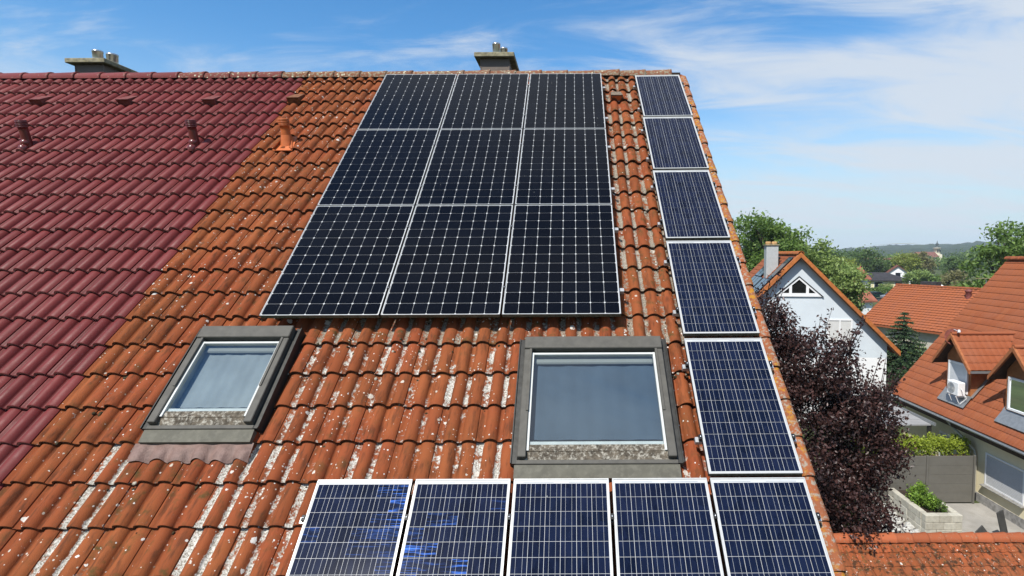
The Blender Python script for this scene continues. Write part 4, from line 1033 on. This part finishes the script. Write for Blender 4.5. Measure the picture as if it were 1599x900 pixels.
while u < GX1 - GX0 - .3: inst('ridge_tile', me, roofg, Matrix.Translation((GX0 + u, gy, gz + .03)) @ Matrix.Rotation(random.uniform(-.02, .02), 4, 'Y')); u += .335

# ------------------------------------------------------------------ plants
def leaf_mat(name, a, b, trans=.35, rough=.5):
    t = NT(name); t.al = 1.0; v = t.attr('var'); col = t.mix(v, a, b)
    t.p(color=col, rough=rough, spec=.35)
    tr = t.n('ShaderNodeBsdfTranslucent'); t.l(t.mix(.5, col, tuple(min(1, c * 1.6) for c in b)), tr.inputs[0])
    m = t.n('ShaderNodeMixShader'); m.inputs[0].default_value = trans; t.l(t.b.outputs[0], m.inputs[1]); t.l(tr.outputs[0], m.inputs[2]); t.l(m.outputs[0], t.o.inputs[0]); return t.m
def leaves(name, P, size, mat, parent, up=.35, var=None, stretch=.55, M=None):
    """P: (n,3) leaf centres; each a folded diamond"""
    n = len(P); d = rng.normal(size=(n, 3)); d /= np.linalg.norm(d, axis=1)[:, None]
    nn = rng.normal(size=(n, 3)); nn[:, 2] += up * 3; nn -= d * (nn * d).sum(1)[:, None]; nn /= np.linalg.norm(nn, axis=1)[:, None]
    w = np.cross(nn, d); s = (size * rng.uniform(.6, 1.25, n))[:, None]
    V = np.stack([P - d * s * .5, P + w * s * stretch * .5 + nn * s * .12, P + d * s * .5, P - w * s * stretch * .5 + nn * s * .12], 1).reshape(-1, 3)
    i = np.arange(n) * 4; F = np.stack([np.stack([i, i + 1, i + 2], 1), np.stack([i, i + 2, i + 3], 1)], 1).reshape(-1, 3)
    me = bpy.data.meshes.new(name); me.vertices.add(len(V)); me.vertices.foreach_set('co', V.ravel())
    me.loops.add(F.size); me.loops.foreach_set('vertex_index', F.ravel()); me.polygons.add(len(F)); me.polygons.foreach_set('loop_start', np.arange(len(F)) * 3)
    me.polygons.foreach_set('loop_total', np.full(len(F), 3)) if False else None
    me.materials.append(mat); v = rng.random(n) if var is None else np.clip(var + rng.normal(0, .22, n), 0, 1)
    at = me.attributes.new('var', 'FLOAT', 'POINT'); at.data.foreach_set('value', np.repeat(v, 4)); me.update(calc_edges=True); me.validate()
    return put(bpy.data.objects.new(name, me), parent, M)
def shell(c, r, n, inner=.55):
    d = rng.normal(size=(n, 3)); d /= np.linalg.norm(d, axis=1)[:, None]; k = inner + (1 - inner) * rng.random(n) ** .6
    return np.array(c) + d * k[:, None] * np.array(r)
M_BARK = plain('bark', (.10, .075, .055), .95, 0, .35, 15, bump=.01)
def tree_obj(name, label, base, H, ell, nclump, nleaf, size, mat, group=None, trunk_r=.18, cat='tree', clump_r=.16, seed=0):
    """ell: ellipsoids (dx,dy,z,rx,ry,rz) in metres above the base; foliage sits in clumps at branch ends"""
    rs = np.random.default_rng(seed + 11); global rng; keep = rng; rng = rs
    t = thing(name, label, cat, base, group); B = Vector(base); C = []; 
    vol = np.array([e[3] * e[4] * e[5] for e in ell]) ** .67; cnt = np.maximum(2, (nclump * vol / vol.sum()).astype(int))
    for e_, m in zip(ell, cnt): C.append(np.array(B) + shell((e_[0], e_[1], e_[2]), e_[3:], m, .5))
    C = np.concatenate(C); rr = np.mean([e[3] for e in ell]) * clump_r * 2.2
    per = nleaf // len(C); P = []; var = []
    for c in C:
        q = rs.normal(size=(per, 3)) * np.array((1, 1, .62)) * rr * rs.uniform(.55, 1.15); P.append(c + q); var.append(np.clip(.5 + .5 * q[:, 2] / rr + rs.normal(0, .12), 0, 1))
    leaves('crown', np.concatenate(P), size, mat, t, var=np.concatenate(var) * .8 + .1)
    mb = MB(); top = max(e[2] for e in ell); mb.tube([B, B + Vector((.1, .05, top * .45)), B + Vector((0, 0, top * .98))], [trunk_r, trunk_r * .75, trunk_r * .2], 8)
    pick = rs.choice(len(C), min(len(C), 26), replace=False)
    for i in pick:
        c = Vector(C[i]); s = B + Vector((0, 0, max(.25 * top, (c.z - B.z) * .62))); mid = s.lerp(c, .5) + Vector((0, 0, .06 * top)); mb.tube([s, mid, c], [trunk_r * .38, trunk_r * .22, trunk_r * .07], 5, 0, False)
    mb.build('trunk', M_BARK, t); rng = keep; return t
LG = leaf_mat('green_leaf', (.06, .115, .02), (.145, .225, .05)); LL = leaf_mat('light_green_leaf', (.11, .175, .038), (.225, .30, .09)); LD = leaf_mat('dark_green_leaf', (.042, .082, .02), (.10, .16, .042)); LY = leaf_mat('yellow_green_leaf', (.12, .16, .02), (.24, .28, .05)); LO = leaf_mat('olive_leaf', (.115, .115, .035), (.21, .195, .085))
LP = leaf_mat('purple_leaf', (.017, .009, .009), (.072, .034, .030), .2, .4)
# purple-leaved tree beside the gable
PT = thing('purple_leaved_tree', 'dense dark purple leaved tree right of the roof edge', 'tree', (4.7, 13.0, GZ))
ell = [(4.9, 12.9, -4.9, 1.9, 2.0, 2.45, 320), (4.25, 12.9, -2.15, .75, .9, 1.25, 60), (5.5, 12.7, -2.75, 1.1, 1.0, .8, 80), (6.55, 12.5, -3.75, .85, .9, .65, 60), (6.6, 12.3, -4.55, .7, .9, .8, 60), (6.2, 12.1, -6.0, .9, 1.0, 1.05, 90), (5.2, 12.4, -7.1, 1.3, 1.3, .9, 75), (4.0, 12.9, -3.8, 1.1, 1.2, 1.7, 80)]
C = np.concatenate([shell(e_[:3], e_[3:6], e_[6], .55) for e_ in ell]); P = []; var = []
for c in C:
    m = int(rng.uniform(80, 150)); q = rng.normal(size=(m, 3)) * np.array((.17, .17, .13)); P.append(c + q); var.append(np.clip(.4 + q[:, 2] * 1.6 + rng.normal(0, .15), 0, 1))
mbt = MB()
for k in range(110):                         # upright shoots that stick out of the outline
    e_ = ell[rng.choice([1, 1, 2, 2, 2, 3, 3, 4, 5, 0])]; a_ = rng.uniform(0, 6.28); b0 = np.array(e_[:3]) + np.array((math.cos(a_) * e_[3] * .8, math.sin(a_) * e_[4] * .8, e_[5] * rng.uniform(.3, .8)))
    L = rng.uniform(.35, .95); d = np.array((math.cos(a_) * .35 + rng.normal(0, .15), math.sin(a_) * .35, 1.)); d /= np.linalg.norm(d)
    mbt.tube([b0 - d * .4, b0 + d * L * .5, b0 + d * L], [.012, .008, .004], 4, 0, False)
    m = int(L * 26); s_ = rng.random(m)[:, None]; P.append(b0 + d * L * s_ + rng.normal(0, .045, (m, 3))); var.append(rng.uniform(.3, .8, m))
leaves('crown', np.concatenate(P), .088, LP, PT, up=.2, var=np.concatenate(var), stretch=.6)
B = Vector((4.7, 13.0, GZ)); mbt.tube([B, B + Vector((.05, 0, 1.6)), B + Vector((.2, -.1, 4.2)), B + Vector((.1, -.1, 7.2))], [.2, .17, .12, .03], 10)
for i in rng.choice(len(C), 60, replace=False):
    c = Vector(C[i]); s = B + Vector((.1, 0, max(1.5, min(6.5, (c.z - GZ) * .6)))); mbt.tube([s, s.lerp(c, .5) + Vector((0, 0, .25)), c], [.05, .03, .008], 5, 0, False)
mbt.build('trunk', plain('purple_brown_bark', (.07, .05, .045), .9, 0, .3, 20), PT)

BG = 'trees standing in the gardens behind'
def bt(label, px, Y, ztop, rad, zlow, mat, n=3200, size=.34, nm='garden_tree', asp=1.0, seed=0, ncl=46):
    """px: image column only used to find the bearing from the camera, Y: distance"""
    X = (px - 896.9) / 847.3 * Y; H = ztop - GZ; low = zlow - GZ; rz = (H - low) / 2; cz = low + rz; r = rad
    rr = np.random.default_rng(seed); ell = [(0, 0, cz, r * .8, r * .8, rz * .9)]
    for k in range(4):
        a = rr.uniform(0, 6.28); ell.append((math.cos(a) * r * .5, math.sin(a) * r * .5, cz + rr.uniform(-.5, .45) * rz, r * .5, r * .5, rz * .5))
    return tree_obj(nm, label, (X, Y, GZ), H, ell, ncl, n, size, mat, BG, trunk_r=max(.12, H * .018), seed=seed)
bt('tall loose green tree right behind the chimney of the gabled house', 1200, 46, 3.5, 3.3, -4.0, LG, 9000, .36, seed=1, ncl=70)
bt('rounded green tree right of the tallest one behind the gabled house', 1266, 49, 1.9, 2.5, -4.5, LL, 6500, .36, seed=2, ncl=55)
bt('pale green feathery tree above the right slope of the gabled house', 1312, 52, -.9, 2.6, -6.5, LL, 6000, .36, seed=3)
bt('yellowish round tree behind the pale green feathery tree', 1318, 120, -.1, 3.0, -8, LY, 3500, .55, seed=4)
bt('broad dark tree behind the dark roofed bungalow', 1350, 158, 1.5, 5.4, -8, LD, 6000, .62, seed=5, ncl=60)
bt('dark tree at the left end of the grey office block', 1378, 165, -1.4, 4.0, -8.5, LD, 3000, .7, seed=6)
bt('yellow green tree right of the grey office block', 1414, 162, -.2, 3.9, -8.5, LY, 4000, .62, seed=7)
bt('olive coloured tree left of the church tower', 1438, 168, .4, 3.3, -8.5, LO, 3600, .7, seed=8)
bt('bright green round tree behind the small blue tent', 1432, 122, -3.7, 3.2, -9, LL, 4200, .5, seed=9)
bt('broad dark olive tree right of the church tower', 1497, 160, -.9, 3.7, -8.8, LD, 4800, .7, seed=10, ncl=60)
bt('dry brownish tree in front of the church hill', 1498, 110, -3.9, 3.2, -9, LO, 3800, .5, seed=12)
bt('olive tree low between the blue tent and the antenna', 1468, 118, -5.2, 2.8, -9, LG, 2600, .5, seed=11)
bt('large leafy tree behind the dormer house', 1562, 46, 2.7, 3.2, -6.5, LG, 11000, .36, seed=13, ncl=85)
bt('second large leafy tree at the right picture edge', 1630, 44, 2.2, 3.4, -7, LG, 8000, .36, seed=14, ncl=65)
bt('dark tree under the large leafy tree at the right', 1540, 52, -2.6, 2.8, -8.5, LD, 4500, .38, seed=15)
bt('small olive tree before the red roofed cottages', 1322, 66, -4.4, 2.2, -9, LO, 3200, .34, seed=16)
bt('dark green tree behind the small white gable', 1398, 185, -2.2, 5.0, -9, LG, 2500, .8, seed=17)
bt('light green tree low behind the large gabled roof slope', 1290, 60, -2.6, 2.4, -8, LL, 3600, .38, seed=18)
bt('distant dark tree left of the yellow field', 1300, 170, 1.2, 7, -9, LD, 2500, .95, seed=19)
for k, (px, Y, h_) in enumerate(((1335, 260, 2.0), (1400, 300, -.5), (1440, 330, -2.5), (1484, 280, -3.2), (1510, 300, 1.), (1550, 240, 1.), (1600, 260, 1.5))):
    bt(('far tree above the bungalow roof', 'far tree behind the office block', 'far tree just left of the church tower', 'far tree right below the church tower', 'far tree left of the large leafy tree', 'far tree hidden behind the large leafy tree', 'far tree at the right edge of the picture')[k], px, Y, h_, 9, -9, (LD, LG)[k % 2], 1800, 1.3, seed=30 + k)
# spruce
X, Y = (1415 - 896.9) / 847.3 * 33, 33.0; sp = thing('spruce_tree', 'small dark green spruce between the gabled house and dormer roof', 'tree', (X, Y, GZ))
P = []; var = []; mb = MB(); mb.tube([(X, Y, GZ), (X, Y, -3.75)], [.12, .02], 8); H = -3.7 - GZ
for k in range(21):
    z = GZ + .5 + (H - .55) * k / 20; r_ = 3.1 * (1 - (z - GZ) / H) ** .85 + .08
    for j in range(int(6 + 8 * r_)):
        a_ = rng.uniform(0, 6.28); rr_ = r_ * rng.uniform(.8, 1.1); tip = np.array((X + math.cos(a_) * rr_, Y + math.sin(a_) * rr_, z - .16 * rr_)); s0 = np.array((X, Y, z))
        m = int(16 + 44 * rr_); s_ = rng.random(m)[:, None] ** .7; P.append(s0 + (tip - s0) * s_ + rng.normal(0, .05, (m, 3)) * np.array((1.3, 1.3, .6))); var.append(np.clip(s_[:, 0] * .7 + rng.normal(0, .1, m), 0, 1))
        mb.tube([s0, tip], [.02, .005], 3, 0, False)
leaves('crown', np.concatenate(P), .14, leaf_mat('spruce_needle', (.012, .034, .014), (.05, .095, .035), .15, .6), sp, var=np.concatenate(var), stretch=.4); mb.build('trunk', M_BARK, sp)
def shrub(label, c, r, n, size, mat, nm='garden_shrub', cat='shrub', seed=0):
    t = thing(nm, label, cat, (c[0], c[1], c[2] - r[2]))
    cl_ = shell(c, np.array(r) * .85, max(6, n // 90), .35); P = np.concatenate([q + rng.normal(size=(90, 3)) * np.array(r) * .17 for q in cl_]); P[:, 2] = np.maximum(P[:, 2], c[2] - r[2])
    leaves('foliage', P, size, mat, t); mb = MB()
    for k in range(6):
        a_ = rng.uniform(0, 6.28); mb.tube([(c[0], c[1], c[2] - r[2]), (c[0] + math.cos(a_) * r[0] * .5, c[1] + math.sin(a_) * r[1] * .5, c[2] + r[2] * .3)], [.03, .01], 5, 0, False)
    mb.build('stems', M_BARK, t)
LB = leaf_mat('bright_juniper', (.07, .14, .012), (.22, .34, .05), .3)
shrub('bright green juniper growing in the stone planter', (11.75, 17.9, GZ + .95), (.36, .55, .42), 2600, .09, LB)
shrub('low darker green plant in the planter front', (12.0, 17.5, GZ + .78), (.32, .3, .22), 1400, .07, LG)
shrub('dark shrub beside the low house wall', (22.6, 42.0, GZ + 1.4), (2.0, 1.6, 1.4), 2600, .2, LG)
shrub('light green shrub right of the spruce', (22.9, 36.5, GZ + 1.6), (1.5, 1.2, 1.6), 2400, .18, LL)
shrub('flowering shrub before the bungalow wall', (72.5, 126.0, GZ + 1.0), (2.2, 1.4, 1.0), 1800, .3, LL)
# hedge above the gate
hd = thing('hedge', 'clipped yellow green hedge behind the grey gate', 'hedge', (12.8, 20.15, GZ))
n = 30000; P = np.stack([rng.uniform(10.6, 14.72, n), rng.uniform(19.72, 20.55, n), GZ + .1 + (rng.random(n) ** .75) * 2.05], 1)
P[:, 2] += .06 * np.sin(P[:, 0] * 7) + .05 * np.sin(P[:, 0] * 13 + 1) + rng.normal(0, .05, n); keep_ = (P[:, 2] > GZ + 1.75) | (P[:, 1] < 19.95); P = P[keep_]
bare = (P[:, 2] < GZ + 1.66) & (rng.random(len(P)) < .75); Pb = P[bare]; P = P[~bare]
leaves('foliage', P, .10, leaf_mat('hedge_leaf', (.11, .155, .012), (.30, .36, .04), .35), hd, var=np.clip((P[:, 2] - GZ - 1.3) * .8, 0, 1)); leaves('dry_twigs', Pb, .09, leaf_mat('dry_brown_leaf', (.09, .05, .025), (.20, .12, .06), .1), hd)
mb = MB()
for k in range(16): x = 10.8 + k * .25; mb.tube([(x, 20.1, GZ), (x + random.uniform(-.1, .1), 20.1, GZ + 1.7)], [.03, .012], 5, 0, False)
mb.build('stems', M_BARK, hd)
hd = thing('hedge', 'low dark green hedge in front of the yellow bungalow', 'hedge', (68, 118, GZ))
n = 6000; P = np.stack([rng.uniform(58, 78, n), rng.uniform(117, 119, n), GZ + rng.random(n) * 1.5], 1); leaves('foliage', P, .4, LG, hd)

# ------------------------------------------------------------------ distant buildings
def simple_house(nm, label, c, rot, w, d, hwall, hroof, wallm, roofm, hip=0., wins=(), ovh=.5):
    """c: ground centre; w along local x (ridge direction), d deep"""
    t = thing(nm, label, 'house', (c[0], c[1], GZ)); T = Matrix.Translation((c[0], c[1], GZ)) @ Matrix.Rotation(R(rot), 4, 'Z')
    mb = MB(); P_ = lambda *p: T @ Vector(p)
    if hip: mb.box((-w / 2, -d / 2, 0), (w / 2, d / 2, hwall), 0, T)
    else: mb.prism([P_(-w / 2, -d / 2, 0), P_(-w / 2, d / 2, 0), P_(-w / 2, d / 2, hwall), P_(-w / 2, 0, hwall + hroof * .94), P_(-w / 2, -d / 2, hwall)], T.to_3x3() @ Vector((w, 0, 0)))
    mb.build('wall', wallm, t)
    W, Dp = w / 2 + ovh, d / 2 + ovh; zl = hwall - ovh * hroof / (d / 2); zl = hwall if hip else zl; mb = MB(); h_ = hip
    top = hwall + hroof + .05
    A = [P_(-W, -Dp, zl), P_(W, -Dp, zl), P_(W, Dp, zl), P_(-W, Dp, zl), P_(-W + h_, 0, top), P_(W - h_, 0, top)]
    B_ = [v - Vector((0, 0, .2)) for v in A]
    mb.add(A + B_, [(0, 1, 5, 4), (2, 3, 4, 5), (1, 2, 5), (3, 0, 4), (7, 6, 10, 11), (9, 8, 11, 10), (0, 6, 7, 1), (2, 8, 9, 3), (1, 7, 8, 2), (3, 9, 6, 0)] if hip else [(0, 1, 5, 4), (2, 3, 4, 5), (7, 6, 10, 11), (9, 8, 11, 10), (0, 6, 7, 1), (2, 8, 9, 3), (1, 7, 11, 5), (5, 11, 8, 2), (4, 10, 6, 0), (3, 9, 10, 4)])
    rf = mb.build('roof', roofm, t)
    for (side, a, z, ww, hh) in wins:
        win = MB(); fr = MB()
        if side == 'f': win.box((a - ww / 2, -d / 2 - .03, z), (a + ww / 2, -d / 2 - .001, z + hh), 0, T); fr.box((a - ww / 2 - .1, -d / 2 - .02, z - .1), (a + ww / 2 + .1, -d / 2 - .0015, z + hh + .1), 0, T)
        else: s = -1 if side == 'l' else 1; win.box((s * w / 2 - .03 if s < 0 else w / 2 + .001, a - ww / 2, z), (-w / 2 - .001 if s < 0 else w / 2 + .03, a + ww / 2, z + hh), 0, T); fr.box((s * w / 2 - .02 if s < 0 else w / 2 + .0015, a - ww / 2 - .1, z - .1), (-w / 2 - .0015 if s < 0 else w / 2 + .02, a + ww / 2 + .1, z + hh + .1), 0, T)
        f = fr.build('window', M_PVC, t); win.build('pane', M_DARKP, f)
    return t
M_SLATE = plain('dark_slate_roof', (.045, .043, .048), .8, 0, .2, 1.2); M_YEL = plain('pale_yellow_wall', (.95, .86, .52), .9, 0, .04, .5); M_BRROOF = plain('brown_red_roof', (.22, .085, .06), .8, 0, .25, .8); M_REDR = plain('faded_red_roof', (.33, .115, .07), .8, 0, .25, .9)
simple_house('bungalow', 'pale yellow bungalow with dark hipped roof', (73.5, 132.0), -8, 11.5, 8.0, 2.6, 1.7, M_YEL, M_SLATE, 4.0, [('f', -3.8, .9, 2.2, 1.3), ('f', -1.0, .2, 1.8, 2.0), ('f', 3.4, .9, 1.4, 1.2)])
simple_house('small_house', 'white gabled house with brown roof behind the bungalow', (90.5, 152), 62, 8, 7, 2.9, 2.7, M_WHITE, M_BRROOF, 0, [('l', 0, 2.4, 1.2, 1.2)])
simple_house('cottage', 'white cottage with red roof beside the gabled house slope', (48.5, 98), 75, 8, 6, 2.8, 2.2, M_WHITE, M_REDR, 0, [('l', 0, 2.0, 1.0, 1.2)])
simple_house('cottage', 'red roofed cottage with white gable in front of the bungalow', (41.5, 82), 12, 4.6, 4.6, 2.4, 1.6, M_WHITE, M_REDR, 0, [('r', 0, 1.2, 1.0, 1.2)])
simple_house('cottage', 'small red roof half hidden under the pale green trees', (63, 125), 15, 6, 6, 3.6, 2.4, M_WHITE, M_REDR, 0)
ob = simple_house('office_block', 'long grey office block with flat brown roof among far trees', (138, 240), -6, 18, 14, 6.2, .5, plain('grey_facade', (.33, .35, .38), .7, 0, .08, .3), M_BRROOF, 3.0, [('f', -7.2 + k * 2.9, z, 2.3, 1.5) for k in range(6) for z in (1.2, 4.0)], 1.0)
# church
cx_, cy_ = 333.5, 500.; ch = thing('church', 'pale church tower with dark onion spire before the wooded hill', 'church', (cx_, cy_, GZ))
M_CHW = plain('cream_church_wall', (.98, .88, .66), .9, 0, .05, .2); zb = -2.0
MB().box((cx_ - 3.0, cy_ - 3.0, GZ), (cx_ + 3.0, cy_ + 3.0, zb)).build('tower_base', M_CHW, ch)
MB().lathe([(2.9, zb), (2.9, 3.4), (3.2, 3.45), (3.2, 3.9), (0, 3.9)], 8, 0, Matrix.Translation((cx_, cy_, 0)) @ Matrix.Rotation(R(22.5), 4, 'Z')).build('belfry', M_CHW, ch)
MB().lathe([(2.9, 3.9), (2.2, 4.7), (1.3, 5.3), (1.0, 6.2), (1.5, 6.9), (1.3, 7.5), (.5, 8.3), (.15, 10.), (0, 11)], 12, 0, Matrix.Translation((cx_, cy_, 0))).build('spire', plain('dark_copper_spire', (.07, .09, .09), .6), ch)
for s in (-1.0, 1.0): MB().box((cx_ + s - .45, cy_ - 3.05, -.2), (cx_ + s + .45, cy_ - 2.6, 2.2)).build('belfry_opening', M_HOLE, ch)
mb = MB(); mb.prism([(cx_ - 20, cy_ - 8, GZ), (cx_ - 3.1, cy_ - 8, GZ), (cx_ - 3.1, cy_ - 8, -4.6), (cx_ - 20, cy_ - 8, -4.6)], (0, 14, 0)); mb.build('nave', M_CHW, ch)
mb = MB(); mb.prism([(cx_ - 20.5, cy_ - 9, -4.6), (cx_ - 20.5, cy_ - 1, 0.2), (cx_ - 20.5, cy_ + 7, -4.6)], (17.6, 0, 0)); mb.build('nave_roof', M_BRROOF, ch)
# cars by the low house, tarpaulin
def car(label, c, rot, paint):
    t = thing('parked_car', label, 'car', (c[0], c[1], GZ), 'cars parked in front of the bungalow hedge'); T = Matrix.Translation((c[0], c[1], GZ)) @ Matrix.Rotation(R(rot), 4, 'Z')
    prof = [(-2.1, .35), (-2.15, .7), (-2.0, .9), (-1.2, .98), (-.6, 1.42), (.9, 1.45), (1.7, 1.0), (2.05, .9), (2.12, .4)]
    MB().prism([T @ Vector((x, -.85, z)) for x, z in prof], T.to_3x3() @ Vector((0, 1.7, 0))).build('body', paint, t)
    mb = MB(); mb.prism([T @ Vector((x, -.86, z)) for x, z in ((-1.05, 1.0), (-.55, 1.36), (.85, 1.38), (1.45, 1.02))], T.to_3x3() @ Vector((0, 1.72, 0))); mb.build('side_windows', M_DARKP, t)
    mb = MB(); mb.prism([T @ Vector((-1.2, -.7, 1.0)), T @ Vector((-1.2, .7, 1.0)), T @ Vector((-.64, .66, 1.42)), T @ Vector((-.64, -.66, 1.42))], T.to_3x3() @ Vector((-.02, 0, .02))); mb.build('windscreen', M_DARKP, t)
    for x in (-1.35, 1.3):
        for y in (-.87, .87): w = MB().lathe([(0, -.1), (.3, -.1), (.33, -.06), (.33, .06), (.3, .1), (0, .1)], 14, 0, T @ Matrix.Translation((x, y, .33)) @ Matrix.Rotation(R(90), 4, 'X')).build('wheel', M_BLACK, t)
car('dark green car parked beside the low orange roof', (59.0, 107.0), 12, plain('dark_green_paint', (.02, .06, .05), .25, .3)); car('silver car parked nearest the low orange roof', (61.5, 104.5), 12, plain('silver_paint', (.45, .47, .5), .3, .6))
X = (1462 - 896.9) / 847.3 * 62; t = thing('market_tent', 'small blue tent with white top behind the low orange roof', 'tent', (X, 62, GZ))
MB().box((X - .75, 61.2, GZ), (X + .75, 62.8, -4.05)).build('sides', plain('blue_tarpaulin', (.035, .07, .22), .6), t); mb = MB(); A = [Vector(v) for v in ((X - .9, 61, -4.05), (X + .9, 61, -4.05), (X + .9, 63, -4.05), (X - .9, 63, -4.05), (X, 62, -3.45))]; mb.add(A, [(0, 1, 4), (1, 2, 4), (2, 3, 4), (3, 0, 4), (3, 2, 1, 0)]); mb.build('canopy', M_WHITE, t)

# ------------------------------------------------------------------ haze
hm = bpy.data.materials.new('thin_summer_haze'); hm.use_nodes = True; hn = hm.node_tree; hn.nodes.clear()
pv_ = hn.nodes.new('ShaderNodeVolumePrincipled'); pv_.inputs['Color'].default_value = (.72, .84, .98, 1); pv_.inputs['Density'].default_value = .00022; pv_.inputs['Anisotropy'].default_value = .0
ho = hn.nodes.new('ShaderNodeOutputMaterial'); hn.links.new(pv_.outputs[0], ho.inputs['Volume'])
hz = MB().box((-1420, -320, GZ - 1.0), (2920, 2920, 75)).build('haze', hm); hz['kind'] = 'stuff'; hz['label'] = 'thin pale summer haze over the town and hills'; hz['category'] = 'haze'
